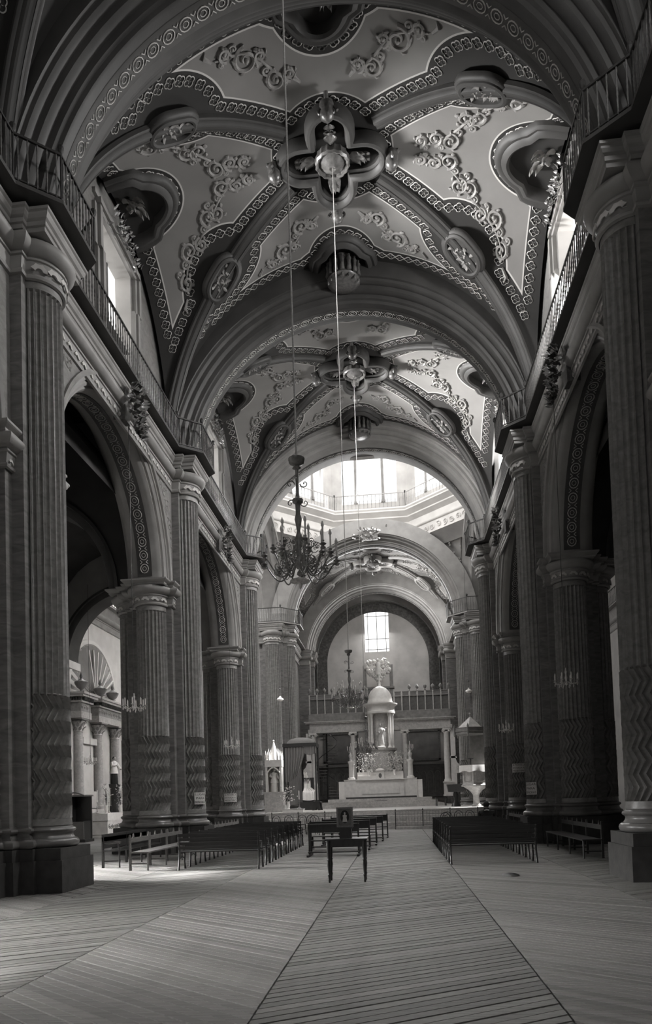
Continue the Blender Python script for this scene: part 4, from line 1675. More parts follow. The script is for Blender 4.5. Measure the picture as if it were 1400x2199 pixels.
# altar bay walls, upper wall, end wall with its window
b = MB()
for sx in (-1, 1):
    b.quad((sx * 5.6, 44.0, 0), (sx * 5.6, 52.4, 0), (sx * 5.6, 52.4, 12.3), (sx * 5.6, 44.0, 12.3))
struct(b.build('wall_sanctuary', 'veined_panel'), 'side walls of the altar bay')
for sx in (-1, 1):
    mi = 1 if sx < 0 else -1
    lo = [(-8.5, PD - 0.84), (-6.61, PD - 0.84)] + arcpts(-6.14, PD - 0.84, CR, PI, 2 * PI, 14) + [(-5.52, PD - 0.84), (-5.52, PD - 0.62), (-5.30, PD - 0.62), (-5.30, PD - 0.47)]
    lo += arcpts(-5.33, PD, CR, -PI / 2 + 0.1, PI / 2 - 0.1, 14) + [(-5.30, PD + 0.47), (-5.30, PD + 0.62), (-5.56, PD + 0.62), (-5.56, 50.3), (-4.85, 50.3), (-4.85, 51.0), (-4.6, 51.0), (-4.6, 52.3)]
    b = MB()
    b.sweep(lo, [(d, 11.08 + z * 0.95) for d, z in CAP_LOW], mirror=mi)
    tr = struct(b.build('trim_14' if sx < 0 else 'trim_15', 'moulding', None, 40), 'entablature of the altar bay on the %s' % ('left' if sx < 0 else 'right'))
    up = [(-8.5, PD - 0.86), (-6.7, PD - 0.86), (-6.7, PD - 1.24), (-5.58, PD - 1.24), (-5.58, PD - 0.86), (-5.4, PD - 0.7), (-5.28, PD - 0.56), (-4.93, PD - 0.56), (-4.93, PD + 0.56), (-5.3, PD + 0.56), (-5.56, PD + 0.68), (-5.56, 50.3), (-4.85, 50.3), (-4.85, 51.0), (-4.6, 51.0), (-4.6, 52.3)]
    b = MB()
    b.sweep(up, UP, mirror=mi)
    b.build('upper_cornice', 'moulding', tr)
    sl = [(-8.5, 42.0), (-5.5, 42.0), (-4.45, 43.06), (-4.45, 44.43), (-5.06, 44.9), (-5.06, 50.2)]
    b = MB()
    b.sweep(sl, SLAB, mirror=mi)
    b.build('walkway_slab', 'moulding', tr)
    b = MB()
    for k in range(-2, 3):
        a = -PI / 2 + k * 0.5
        palmette(b, (-6.14 + (CR + 0.05) * math.cos(a), PD - 0.84 + (CR + 0.05) * math.sin(a)), a, 11.095, 0.16)
        a = k * 0.5
        palmette(b, (-5.33 + (CR + 0.05) * math.cos(a), PD + (CR + 0.05) * math.sin(a)), a, 11.095, 0.16)
    if sx > 0:
        b.v = [(-x, y, z) for x, y, z in b.v]
    tag(b.build('frieze_fans', 'stencil', tr), kind='stuff')
    railing([(-8.5, 42.06), (-5.52, 42.06), (-4.5, 43.08), (-4.5, 44.40), (-5.1, 44.85)], 'iron balcony railing on the far crossing pier, %s of the altar' % ('left' if sx < 0 else 'right'), mirror=mi)
    # pilasters at the end of the altar bay
    b = MB()
    b.box(sx * 5.2, 50.65, 0, 0.8, 0.7, 11.1)
    b.box(sx * 5.05, 51.7, 0, 0.9, 1.3, 11.1)
    struct(b.build('trim_16' if sx < 0 else 'trim_17', 'veined_panel'), 'pilasters beside the altar end wall')

ya = 52.35
b = MB()
wa, wb, za, zb = -0.88, 0.88, 12.12, 15.1
for x0, x1, z0, z1 in ((-6, wa, 0, 18), (wb, 6, 0, 18), (wa, wb, 0, za), (wa, wb, zb + 0.35, 18)):
    b.quad((x0, ya, z0), (x1, ya, z0), (x1, ya, z1), (x0, ya, z1))
n = 8
for i in range(n):
    x0, x1 = wa + (wb - wa) * i / n, wa + (wb - wa) * (i + 1) / n
    h0, h1 = zb + 0.3 * (1 - (x0 / wb) ** 2), zb + 0.3 * (1 - (x1 / wb) ** 2)
    b.quad((x0, ya, h0), (x1, ya, h1), (x1, ya, zb + 0.35), (x0, ya, zb + 0.35))
for s in (wa, wb):
    b.quad((s, ya, za), (s, ya + 0.5, za), (s, ya + 0.5, zb + 0.1), (s, ya, zb + 0.1))
b.quad((wa, ya, za), (wb, ya, za), (wb, ya + 0.5, za), (wa, ya + 0.5, za))
we = struct(b.build('wall_end', 'plaster_end'), 'plastered end wall behind the altar')
b = MB()
b.arc([(4.45, -0.55), (4.45, -0.02), (3.72, -0.02)], (0, ya, 11.35), 'y', 0, PI, 40)
for sx in (-1, 1):
    b.quad((sx * 4.45, ya - 0.02, 6), (sx * 3.72, ya - 0.02, 6), (sx * 3.72, ya - 0.02, 11.35), (sx * 4.45, ya - 0.02, 11.35))
    b.quad((sx * 4.45, ya - 0.55, 6), (sx * 4.45, ya - 0.02, 6), (sx * 4.45, ya - 0.02, 11.35), (sx * 4.45, ya - 0.55, 11.35))
b.build('dark_arch_band', 'brick_dark', we)
WN[0] += 1
b = MB()
b.box(0, ya + 0.3, za, 1.76, 0.012, zb + 0.3 - za)
wo = struct(b.build('window_%d' % WN[0], 'lit_glass'), 'tall bright window high in the end wall above the altar')
b = MB()
for xx in (-0.66, 0, 0.66):
    b.box(xx, ya + 0.27, za, 0.04, 0.03, zb + 0.3 - za)
for zz in (12.32, 13.1, 14.8):
    b.box(0, ya + 0.27, zz, 1.76, 0.03, 0.04)
b.build('glazing_bars', 'iron', wo)

# wall and gallery behind the viewer
b = MB()
for x0, x1, z0, z1 in ((-14, -2.6, 0, 20), (2.6, 14, 0, 20), (-2.6, 2.6, 0, 4.6), (-2.6, 2.6, 10.4, 20)):
    b.quad((x0, -9.0, z0), (x1, -9.0, z0), (x1, -9.0, z1), (x0, -9.0, z1))
struct(b.build('wall_back', 'plaster'), 'entrance wall behind the viewer')
WN[0] += 1
b = MB()
b.box(0, -9.0, 4.6, 5.2, 0.012, 5.8)
struct(b.build('window_%d' % WN[0], 'lit_glass'), 'large choir window behind the viewer')
b = MB()
b.quad((-6.8, -9.2, 18.2), (6.8, -9.2, 18.2), (6.8, P0, 18.2), (-6.8, P0, 18.2))
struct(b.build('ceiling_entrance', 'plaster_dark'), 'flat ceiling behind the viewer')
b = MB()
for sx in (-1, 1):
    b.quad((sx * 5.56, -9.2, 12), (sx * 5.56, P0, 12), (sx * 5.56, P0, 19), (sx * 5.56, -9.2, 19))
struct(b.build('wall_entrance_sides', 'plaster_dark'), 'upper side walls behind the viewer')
# light-tight outer skin so that daylight only comes in through the windows
b = MB()
b.quad((-7, -9.2, 18.9), (7, -9.2, 18.9), (7, 32.6, 18.9), (-7, 32.6, 18.9))
b.quad((-7, 44, 18.9), (7, 44, 18.9), (7, 53, 18.9), (-7, 53, 18.9))
for sx in (-1, 1):
    b.quad((sx * 6, 32, 18.9), (sx * 14, 32, 18.9), (sx * 14, 45, 18.9), (sx * 6, 45, 18.9))
    b.quad((sx * 5.6, -9.2, 13.4), (sx * 14, -9.2, 13.4), (sx * 14, 32, 13.4), (sx * 5.6, 32, 13.4))
    b.quad((sx * 6.8, 31.9, 13), (sx * 14, 31.9, 13), (sx * 14, 31.9, 19), (sx * 6.8, 31.9, 19))
    for q0, q1 in ((44, 44.7), (51, 53)):
        b.quad((sx * 5.62, q0, 11), (sx * 5.62, q1, 11), (sx * 5.62, q1, 19), (sx * 5.62, q0, 19))
    b.quad((sx * 5.6, 31.6, 13.3), (sx * 7, 31.6, 13.3), (sx * 7, 31.6, 19), (sx * 5.6, 31.6, 19))
struct(b.build('roof', 'plaster_dark'), 'roof slabs above the vaults')

# ================================================================== BENCHES
def slat_bench(length, label, group, wood='bench_wood'):
    t = thing('slatted_bench', label, 'bench', group=group)
    L = length
    # local: back at y=0 (towards the viewer), seat towards +y
    sl = MB().box(0, 0, 0, L, 0.022, 0.062).mesh('back_slat', wood)
    for z, y in ((0.46, 0.0), (0.55, -0.012), (0.645, -0.03), (0.735, -0.05)):
        obj('back_slat', sl, t, Matrix.Translation((0, y, z)))
    ss = MB().box(0, 0, 0, L, 0.085, 0.024).mesh('seat_slat', wood)
    for y in (0.08, 0.18, 0.28, 0.38):
        obj('seat_slat', ss, t, Matrix.Translation((0, y, 0.385 + 0.02 * (y > 0.3))))
    b = MB()
    b.tube([(0, -0.055, 0.80), (0, -0.02, 0.6), (0, 0.03, 0.40), (0, 0.0, 0.25), (0, -0.04, 0.1), (0, -0.07, 0.0)], [0.016, 0.02, 0.024, 0.02, 0.02, 0.026], 6)
    b.tube([(0, 0.03, 0.375), (0, 0.2, 0.36), (0, 0.38, 0.38), (0, 0.40, 0.3), (0, 0.37, 0.15), (0, 0.43, 0.0)], [0.02, 0.018, 0.02, 0.02, 0.02, 0.026], 6)
    b.tube([(0, 0.0, 0.24), (0, 0.2, 0.29), (0, 0.39, 0.24)], 0.012, 5)
    b.tube([(0, -0.03, 0.62), (0, 0.15, 0.60), (0, 0.34, 0.585), (0, 0.39, 0.55), (0, 0.37, 0.40)], 0.014, 5)
    me = b.mesh('iron_leg', 'iron', 60)
    for x in (-L / 2 + 0.03, L / 2 - 0.03):
        obj('iron_leg', me, t, Matrix.Translation((x, 0, 0)))
    return t


ORDN = ['front', 'second', 'third', 'fourth', 'fifth', 'sixth', 'seventh', 'eighth', 'ninth', 'tenth']
proto = None
for side, x0, x1 in (('left', -3.78, -1.97), ('right', 2.07, 3.96)):
    for k in range(9):
        if proto is None:
            proto = slat_bench(1.83, '', 'slatted benches in two blocks')
            o = proto
        else:
            o = copy_tree(proto)
        o.location = ((x0 + x1) / 2, 15.38 + 0.86 * k + (0.04 if side == 'right' else 0), 0)
        if k == 0:
            o['label'] = 'dark slatted bench nearest the viewer in the %s block' % side
        elif k == 8:
            o['label'] = 'dark slatted bench nearest the altar in the %s block' % side
        else:
            o['label'] = '%s dark slatted bench from the viewer in the %s block' % (ORDN[k], side)


def side_bench(length, label, wood, crest=True, arms=False):
    """long settle along the wall: local length runs +y from the origin, faces +x"""
    t = thing('long_settle', label, 'bench', group='long settles along the sides')
    L = length
    MB().box(0.22, L / 2, 0.385, 0.42, L, 0.03).build('seat', wood, t)
    b = MB()
    b.box(0.0, L / 2, 0.62, 0.03, L, 0.10)
    b.build('back_rail', wood, t)
    if crest:
        b = MB()
        n = int(L / 0.45)
        for i in range(n):
            y = (i + 0.5) * L / n
            b.add([(-0.012, y - 0.06, 0.72), (-0.012, y + 0.06, 0.72), (-0.012, y + 0.035, 0.755), (-0.012, y, 0.82), (-0.012, y - 0.035, 0.755),
                   (0.012, y - 0.06, 0.72), (0.012, y + 0.06, 0.72), (0.012, y + 0.035, 0.755), (0.012, y, 0.82), (0.012, y - 0.035, 0.755)],
                  [(0, 1, 2, 3, 4), (9, 8, 7, 6, 5), (0, 5, 6, 1), (1, 6, 7, 2), (2, 7, 8, 3), (3, 8, 9, 4), (4, 9, 5, 0)])
        cr = b.build('pointed_crest', wood, t)
        tag(cr, kind='stuff')
    else:
        MB().box(0.0, L / 2, 0.45, 0.03, L, 0.34).build('back_panel', wood, t)
    n = max(2, int(round(L / 1.2)) + 1)
    pm = MB().box(0, 0, 0, 0.05, 0.05, 0.80 if crest else 0.78, 0, 0.8).mesh('back_post', wood)
    lm = MB().lathe([(0.022, 0), (0.018, 0.1), (0.026, 0.16), (0.018, 0.22), (0.024, 0.39)], 8).mesh('leg', wood, 50)
    sm = MB().box(0.2, 0, 0.14, 0.4, 0.022, 0.03).mesh('stretcher', wood)
    for i in range(n):
        y = 0.03 + (L - 0.06) * i / (n - 1)
        obj('back_post', pm, t, Matrix.Translation((0, y, 0)))
        obj('leg', lm, t, Matrix.Translation((0.40, y, 0)))
        obj('stretcher', sm, t, Matrix.Translation((0, y, 0)))
    if arms:
        b = MB()
        b.tube([(0.0, 0, 0.60), (0.2, 0, 0.565), (0.36, 0, 0.60), (0.44, 0, 0.585), (0.43, 0, 0.55)], [0.025, 0.028, 0.03, 0.03, 0.015], 7)
        b.tube([(0.38, 0, 0.57), (0.40, 0, 0.39)], 0.02, 6)
        me = b.mesh('armrest', wood, 60)
        for y in (0.03, L - 0.03):
            obj('armrest', me, t, Matrix.Translation((0, y, 0)))
    return t


t = side_bench(3.9, 'pale long settle with a pointed crest rail, left of the slatted benches', 'bench_pale')
t.location = (-4.93, 15.5, 0)
t = side_bench(3.0, 'dark wooden settle with a curved armrest behind the pale long settle', 'bench_wood', False, True)
t.location = (-5.92, 16.35, 0)
t.rotation_euler = (0, 0, 0)
t = side_bench(4.2, 'pale crested settle at the foot of the second and third piers, far left', 'bench_pale')
t.location = (-4.98, 22.6, 0)
t = side_bench(3.8, 'dark long settle on the right between the slatted benches and the pier', 'bench_wood')
t.location = (5.42, 19.8, 0)
t.rotation_euler = (0, 0, PI)
t = side_bench(3.4, 'dark far settle on the right at the foot of the third pier', 'bench_wood')
t.location = (5.2, 27.4, 0)
t.rotation_euler = (0, 0, PI)


def kneeler(w, label):
    t = thing('prayer_desk', label, 'kneeler', group='prayer desks in the aisle')
    MB().box(0, 0, 0.60, w, 0.05, 0.20).build('front_board', 'dark_wood', t)
    MB().box(0, -0.04, 0.80, w + 0.04, 0.16, 0.025).build('book_shelf', 'bench_wood', t)
    MB().box(0, 0.38, 0.36, w, 0.24, 0.03).build('seat_plank', 'bench_wood', t)
    MB().box(0, -0.25, 0.10, w, 0.16, 0.03).build('kneeling_board', 'bench_wood', t)
    pm = MB().box(0, 0, 0, 0.045, 0.06, 0.86).mesh('post', 'dark_wood')
    lm = MB().box(0, 0, 0, 0.04, 0.05, 0.37).mesh('leg', 'dark_wood')
    fm = MB().box(0, 0.06, 0, 0.06, 0.95, 0.05).mesh('floor_runner', 'dark_wood')
    for x in (-w / 2, w / 2):
        obj('post', pm, t, Matrix.Translation((x, 0, 0)))
        obj('leg', lm, t, Matrix.Translation((x, 0.42, 0)))
        obj('floor_runner', fm, t, Matrix.Translation((x, 0, 0)))
    return t


for i, (xl, xr, y) in enumerate(((-1.25, 0.02, 18.4), (-1.45, 0.22, 20.4), (-1.3, 0.36, 22.3), (-1.2, 0.52, 24.2), (-1.1, 0.66, 26.1))):
    t = kneeler(xr - xl, '%s dark prayer desk in the middle aisle, counted from the small table' % ['first', 'second', 'third', 'fourth', 'fifth'][i])
    t.location = ((xl + xr) / 2, y, 0)


# small table with box and framed picture
t = thing('side_table', 'small dark table with turned legs standing alone in the middle aisle', 'table', (0.12, 12.52, 0))
MB().box(0, 0.21, 0.735, 0.74, 0.50, 0.028).build('table_top', 'dark_wood', t)
b = MB()
b.box(0, 0.03, 0.62, 0.62, 0.025, 0.115)
b.box(0, 0.39, 0.62, 0.62, 0.025, 0.115)
b.box(-0.3, 0.21, 0.62, 0.025, 0.34, 0.115)
b.box(0.3, 0.21, 0.62, 0.025, 0.34, 0.115)
b.build('apron', 'dark_wood', t)
lg = MB().lathe([(0.016, 0), (0.022, 0.03), (0.018, 0.06), (0.026, 0.12), (0.032, 0.13), (0.022, 0.15), (0.024, 0.2), (0.034, 0.30), (0.026, 0.37), (0.036, 0.39), (0.026, 0.41), (0.032, 0.44), (0.036, 0.5), (0.036, 0.735)], 10).mesh('turned_leg', 'dark_wood', 50)
for x in (-0.31, 0.31):
    for y in (0.03, 0.39):
        obj('turned_leg', lg, t, Matrix.Translation((x, y, 0)))
b = MB()
b.box(0, 0, 0, 0.21, 0.2, 0.17)
b.box(0, 0, 0.17, 0.24, 0.23, 0.025)
tag(b.build('alms_box', 'dark_wood', None, None, (0.107, 12.74, 0.763)), 'dark wooden box on the small table, under the framed picture', 'box')
t = thing('framed_picture', 'upright framed oval picture of a robed figure on the small table', 'picture', (0.098, 12.74, 0.958))
b = MB()
for x in (-0.13, 0.13):
    b.box(x, 0, 0, 0.035, 0.035, 0.355)
b.box(0, 0, 0, 0.225, 0.035, 0.03)
b.box(0, 0, 0.325, 0.225, 0.035, 0.03)
b.build('picture_frame', 'bench_pale', t)
MB().box(0, 0.004, 0.02, 0.25, 0.012, 0.31).build('mount', 'picture_mat', t)


def disc(rx, rz, y, c, n=28):
    b = MB()
    vs = [(c[0] + rx * math.cos(2 * PI * i / n), y, c[1] + rz * math.sin(2 * PI * i / n)) for i in range(n)]
    return b.add(vs, [tuple(range(n))])


ovp = disc(0.078, 0.115, -0.004, (0.0, 0.185)).build('oval_picture', 'ink', t)
b = MB()
b.add([(-0.045, -0.006, 0.09), (0.045, -0.006, 0.09), (0.03, -0.006, 0.17), (0.04, -0.006, 0.205), (0.0, -0.006, 0.225), (-0.04, -0.006, 0.205), (-0.03, -0.006, 0.17)], [(0, 1, 2, 3, 4, 5, 6)])
b.build('painted_robe', 'stencil', ovp)
disc(0.016, 0.021, -0.006, (0.0, 0.245)).build('painted_head', 'skin', ovp)


# ------------------------------------------------------------------ bentwood chairs in front of the rail
def bent_chair():
    t = thing('bentwood_chair', '', 'chair', group='bentwood chairs before the altar rail')
    MB().lathe([(0.0, 0.41), (0.19, 0.41), (0.2, 0.425), (0.19, 0.44), (0.0, 0.435)], 16).build('seat', 'dark_wood', t, 50)
    b = MB()
    pts = [(-0.17, -0.12, 0.43)] + [(-0.18 * math.cos(PI * i / 10), -0.18, 0.62 + 0.2 * math.sin(PI * i / 10)) for i in range(11)] + [(0.17, -0.12, 0.43)]
    b.tube(pts, 0.014, 6)
    pts = [(-0.09, -0.15, 0.43)] + [(-0.1 * math.cos(PI * i / 8), -0.178, 0.60 + 0.12 * math.sin(PI * i / 8)) for i in range(9)] + [(0.09, -0.15, 0.43)]
    b.tube(pts, 0.01, 6)
    b.build('hoop_back', 'dark_wood', t, 60)
    for x, y in ((-0.15, -0.13), (0.15, -0.13), (-0.14, 0.14), (0.14, 0.14)):
        b = MB()
        b.tube([(x, y, 0.42), (x * 1.1, y * 1.15, 0.2), (x * 1.25, y * 1.3, 0.0)], 0.013, 6)
        b.build('leg', 'dark_wood', t, 60)
    b = MB()
    b.tube([(0.16 * math.cos(2 * PI * i / 14), 0.16 * math.sin(2 * PI * i / 14), 0.2) for i in range(14)], 0.009, 5, True)
    b.build('leg_ring', 'dark_wood', t)
    return t


spots = [('left', -3.95, 29.7), ('left', -3.45, 29.6), ('left', -2.95, 29.75), ('left', -2.5, 29.6), ('left', -2.3, 28.8), ('right', 2.75, 27.0), ('right', 2.95, 28.1), ('right', 3.45, 29.4), ('right', 3.95, 29.5), ('right', 4.45, 29.4)]
ch = bent_chair()
cnt = {'left': 0, 'right': 0}
for i, (sd, x, y) in enumerate(spots):
    o = ch if i == 0 else copy_tree(ch)
    o.location = (x, y, 0)
    o.rotation_euler = (0, 0, (0.4 if x == 2.75 else 0.0) + 0.1 * ((i * 7) % 5 - 2))
    o['label'] = 'dark hoop-backed chair, %s from the outside in the %s group before the altar rail' % (['first', 'second', 'third', 'fourth', 'fifth'][cnt[sd] if sd == 'left' else 4 - cnt[sd]], sd)
    cnt[sd] += 1


# ------------------------------------------------------------------ communion rail
def altar_rail(x0, x1, label):
    t = thing('altar_rail', label, 'railing', (x0, 31.95, 0), group='low altar rails')
    L = x1 - x0
    MB().box(L / 2, 0, 0.0, L, 0.2, 0.12).build('stone_kerb', 'grey_marble', t)
    b = MB()
    b.box(L / 2, 0, 0.80, L, 0.07, 0.03)
    b.box(L / 2, 0, 0.66, L, 0.02, 0.018)
    b.box(L / 2, 0, 0.17, L, 0.02, 0.02)
    b.build('rails', 'brass', t)
    n = int(L / 0.13)
    bm = MB().lathe([(0.008, 0), (0.012, 0.3), (0.016, 0.34), (0.008, 0.4), (0.008, 0.68)], 5).mesh('rail_bar', 'brass')
    for i in range(n):
        obj('rail_bar', bm, t, Matrix.Translation(((i + 0.5) * L / n, 0, 0.13)))
    pm = MB().lathe([(0.03, 0), (0.02, 0.1), (0.02, 0.82), (0.035, 0.85), (0.0, 0.93)], 8).mesh('rail_post', 'iron', 50)
    for i in range(int(L / 1.2) + 1):
        obj('rail_post', pm, t, Matrix.Translation((min(L, i * 1.2), 0, 0)))
    return t


altar_rail(-4.6, -0.9, 'low iron altar rail on the left, behind the hoop-backed chairs')
altar_rail(0.95, 4.6, 'low iron altar rail on the right, in front of the pulpit')


# ------------------------------------------------------------------ sanctuary steps
b = MB()
b.box(0, 42.4, 0, 10.9, 19.8, 0.30)
b.box(0, 42.65, 0.30, 10.9, 19.3, 0.28)
b.box(0, 42.9, 0.58, 10.9, 18.8, 0.27)
b.box(0, 47.2, 0.85, 7.6, 9.6, 0.18)
b.box(0, 47.5, 1.03, 6.9, 9.0, 0.18)
b.box(0, 47.8, 1.21, 6.3, 8.4, 0.17)
struct(b.build('floor_sanctuary', 'grey_marble'), 'stepped marble platform of the altar')
b = MB()
b.box(0.1, 44.05, 1.385, 4.3, 0.7, 0.10)
b.box(0.1, 43.5, 1.22, 0.7, 0.4, 0.02)
tag(b.build('altar_step', 'bench_wood'), 'long dark wooden step in front of the high altar', 'step')


# ================================================================== HIGH ALTAR
t = thing('high_altar', 'white marble high altar with stepped shelves and side wings', 'altar', (0.05, 45.0, 1.38))
b = MB()
b.box(0, 0, 0, 2.9, 0.8, 1.14)
b.box(0, -0.02, 1.14, 3.0, 0.95, 0.06)
b.build('altar_table', 'white_marble', t)
b = MB()
b.box(0, -0.41, 0.28, 2.3, 0.03, 0.5)
b.lathe([(0.0, -0.02), (0.2, -0.02), (0.2, 0.02), (0.0, 0.02)], 20)
o = b.build('carved_frontal', 'white_marble', t)
for x in (-1.85, 1.85):
    b = MB()
    b.box(x, 0.1, 0, 0.8, 0.9, 1.16)
    b.box(x, 0.1, 1.16, 0.85, 0.95, 0.05)
    b.build('altar_wing', 'white_marble', t)
for x in (-2.35, 2.35):
    MB().box(x, 0.0, 0, 0.5, 0.6, 1.1).build('wing_cloth', 'cloth_white', t)
b = MB()
b.box(0, 0.5, 1.2, 2.9, 0.5, 0.22)
b.box(0, 0.75, 1.42, 2.9, 0.5, 0.25)
b.build('candle_shelves', 'white_marble', t)
b = MB()
b.box(0.1, 1.1, 1.42, 2.6, 0.35, 0.75)
b.box(0.1, 1.15, 2.17, 2.2, 0.3, 0.45)
b.build('reredos_tiers', 'grey_marble', t)
tb = MB()
tb.box(0, 0.25, 1.2, 0.5, 0.4, 0.52)
tb.lathe([(0.3, 0), (0.3, 0.05), (0.22, 0.12), (0.1, 0.17), (0.0, 0.18)], 14, (0, 0.25, 1.72))
tbo = tb.build('tabernacle', 'white_marble', t, 40)
disc(0.1, 0.15, 0.04, (0, 1.42)).build('tabernacle_door', 'iron_gilt', tbo)

# baldachin: pedestal drum, columns, ring, dome
t = thing('domed_tempietto', 'white domed round temple canopy with paired columns above the altar', 'canopy', (0.16, 46.95, 1.38))
b = MB()
b.lathe([(0.92, 0), (0.92, 1.5), (0.96, 1.55), (0.9, 1.6), (0.9, 3.05), (1.0, 3.1), (1.02, 3.2), (0.0, 3.2)], 24)
b.build('pedestal_drum', 'grey_marble', t, 40)
b = MB()
b.lathe([(0.52, 3.2), (0.52, 5.6), (0.0, 5.6)], 20)
b.build('inner_core', 'grey_marble', t, 40)
cm = MB().lathe([(0.15, 0), (0.15, 0.08), (0.11, 0.13), (0.1, 0.2), (0.085, 2.05), (0.11, 2.1), (0.15, 2.25), (0.15, 2.32)], 12).mesh('slim_column', 'white_marble', 40)
for a in (-0.75, -0.3, -2.4, -2.85, 0.75, 2.4, -1.57 + 3.14):
    obj('slim_column', cm, t, Matrix.Translation((0.78 * math.cos(a), 0.78 * math.sin(a), 3.24)))
b = MB()
b.lathe([(0.6, 5.5), (0.95, 5.5), (0.97, 5.62), (0.92, 5.66), (0.92, 5.9), (0.98, 5.98), (1.12, 6.08), (1.14, 6.16), (0.8, 6.2)], 28)
b.build('entablature_ring', 'white_marble', t, 40)
b = MB()
b.lathe([(0.82, 6.18), (0.82, 6.32)] + [(0.8 * math.cos(x), 6.36 + 0.98 * math.sin(x)) for x in np.linspace(0, PI / 2, 10)[:-1]] + [(0.1, 7.36), (0.06, 7.5), (0.045, 7.7), (0.03, 8.25), (0.0, 8.3)], 28)
b.build('dome', 'white_marble', t, 40)
b = MB()
b.lathe([(0.28, 3.2), (0.3, 3.3), (0.2, 3.36), (0.22, 3.4), (0.0, 3.4)], 12, (0, -0.75, 0))
b.build('statue_base', 'white_marble', t, 40)
st = thing('gilt_statue', 'grey statue standing inside the domed temple canopy over the altar', 'statue', (0.16, 46.2, 4.78))
b = MB()
b.lathe([(0.2, 0), (0.22, 0.1), (0.17, 0.5), (0.14, 0.75), (0.2, 0.95), (0.17, 1.1), (0.06, 1.17), (0.06, 1.22)], 12, sy=0.7)
b.ball((0, 0, 1.32), 0.1, 0.1, 0.13, 10, 6)
b.tube([(-0.18, 0, 1.05), (-0.28, -0.1, 0.8), (-0.1, -0.2, 0.85)], [0.06, 0.05, 0.035], 6)
b.tube([(0.18, 0, 1.05), (0.3, -0.1, 0.9), (0.35, -0.2, 1.1)], [0.06, 0.05, 0.035], 6)
b.build('robed_body', 'grey_marble', st, 60)


def candlestick(h):
    b = MB()
    b.lathe([(0.09, 0), (0.1, 0.03), (0.04, 0.07), (0.025, h * 0.3), (0.045, h * 0.36), (0.025, h * 0.42), (0.02, h * 0.6), (0.05, h * 0.64), (0.02, h * 0.66)], 8)
    return b


cs = thing('altar_candlestick', '', 'candlestick', group='tall candlesticks on the altar shelves')
candlestick(0.9).build('stick', 'gilt_light', cs, 50)
MB().lathe([(0.018, 0.59), (0.018, 0.95), (0.0, 0.97)], 6).build('candle', 'candle', cs)
xs = [-1.3, -1.05, -0.8, -0.5, 0.6, 0.9, 1.15, 1.4]
for i, x in enumerate(xs):
    o = cs if i == 0 else copy_tree(cs)
    o.location = (x, 45.75, 3.05)
    o['label'] = 'tall altar candlestick, %s from the %s end of the marble shelf' % (['first', 'second', 'third', 'fourth'][i if i < 4 else 7 - i], 'left' if i < 4 else 'right')


def flower_spray(name, label, loc, rx, rz, n, seed, vase=True):
    t = thing(name, label, 'flowers', loc, group='altar flower arrangements')
    rn = random.Random(seed)
    if vase:
        MB().lathe([(0.09, 0), (0.06, 0.05), (0.1, 0.18), (0.07, 0.3), (0.1, 0.36)], 10).build('vase', 'glass_white', t, 50)
    b = MB()
    for i in range(n):
        p = Vector((rn.gauss(0, rx * 0.5), rn.uniform(-0.1, 0.12), 0.35 + rn.random() * rz))
        an = rn.uniform(0, 6.28)
        b.leaf(p, (math.cos(an), -0.3, math.sin(an)), (0, -1, 0.2), rn.uniform(0.07, 0.13), 0.03, 0.4)
    b.build('blossoms', 'flower', t)
    b = MB()
    for i in range(9):
        b.tube([(0, 0, 0.3), (rn.gauss(0, rx * 0.25), 0, 0.35 + rz * 0.5), (rn.gauss(0, rx * 0.5), 0, 0.35 + rz * rn.random())], 0.008, 4)
    b.build('stems', 'iron', t)
    return t


flower_spray('flower_vase', 'large spray of pale flowers on the altar, left of the tabernacle', (-0.66, 45.36, 2.8), 0.75, 1.15, 300, 1)
flower_spray('flower_vase', 'large spray of pale flowers on the altar, right of the tabernacle', (0.95, 45.36, 2.8), 0.75, 1.15, 300, 2)

for x, w in ((-1.75, 'left'), (1.95, 'right')):
    t = thing('candelabrum_pedestal', 'white round marble pedestal on the %s side of the altar' % w, 'pedestal', (x, 45.0, 2.59), group='white round altar pedestals')
    b = MB()
    b.lathe([(0.24, 0), (0.24, 0.1), (0.17, 0.14), (0.155, 1.0), (0.21, 1.08), (0.21, 1.16), (0.0, 1.16)], 16)
    b.build('pedestal_shaft', 'white_marble', t, 40)
    t = thing('branched_candelabrum', 'branched candelabrum with white candles on the %s altar pedestal' % w, 'candelabrum', (x, 45.0, 3.75), group='branched candelabra by the altar')
    b = MB()
    b.lathe([(0.14, 0), (0.1, 0.05), (0.1, 0.2), (0.15, 0.35), (0.07, 0.5), (0.03, 0.6), (0.02, 0.9)], 10)
    for k in range(4):
        a = k * PI / 2 + 0.4
        b.tube([(0, 0, 0.6), (0.12 * math.cos(a), 0.12 * math.sin(a), 0.55), (0.22 * math.cos(a), 0.22 * math.sin(a), 0.7)], 0.012, 5)
    b.build('branches', 'gilt_light', t, 50)
    cmn = MB().lathe([(0.016, 0), (0.016, 0.24), (0.0, 0.26)], 6).mesh('candle', 'candle')
    for k in range(4):
        a = k * PI / 2 + 0.4
        obj('candle', cmn, t, Matrix.Translation((0.22 * math.cos(a), 0.22 * math.sin(a), 0.7)))
    obj('candle', cmn, t, Matrix.Translation((0, 0, 0.9)))


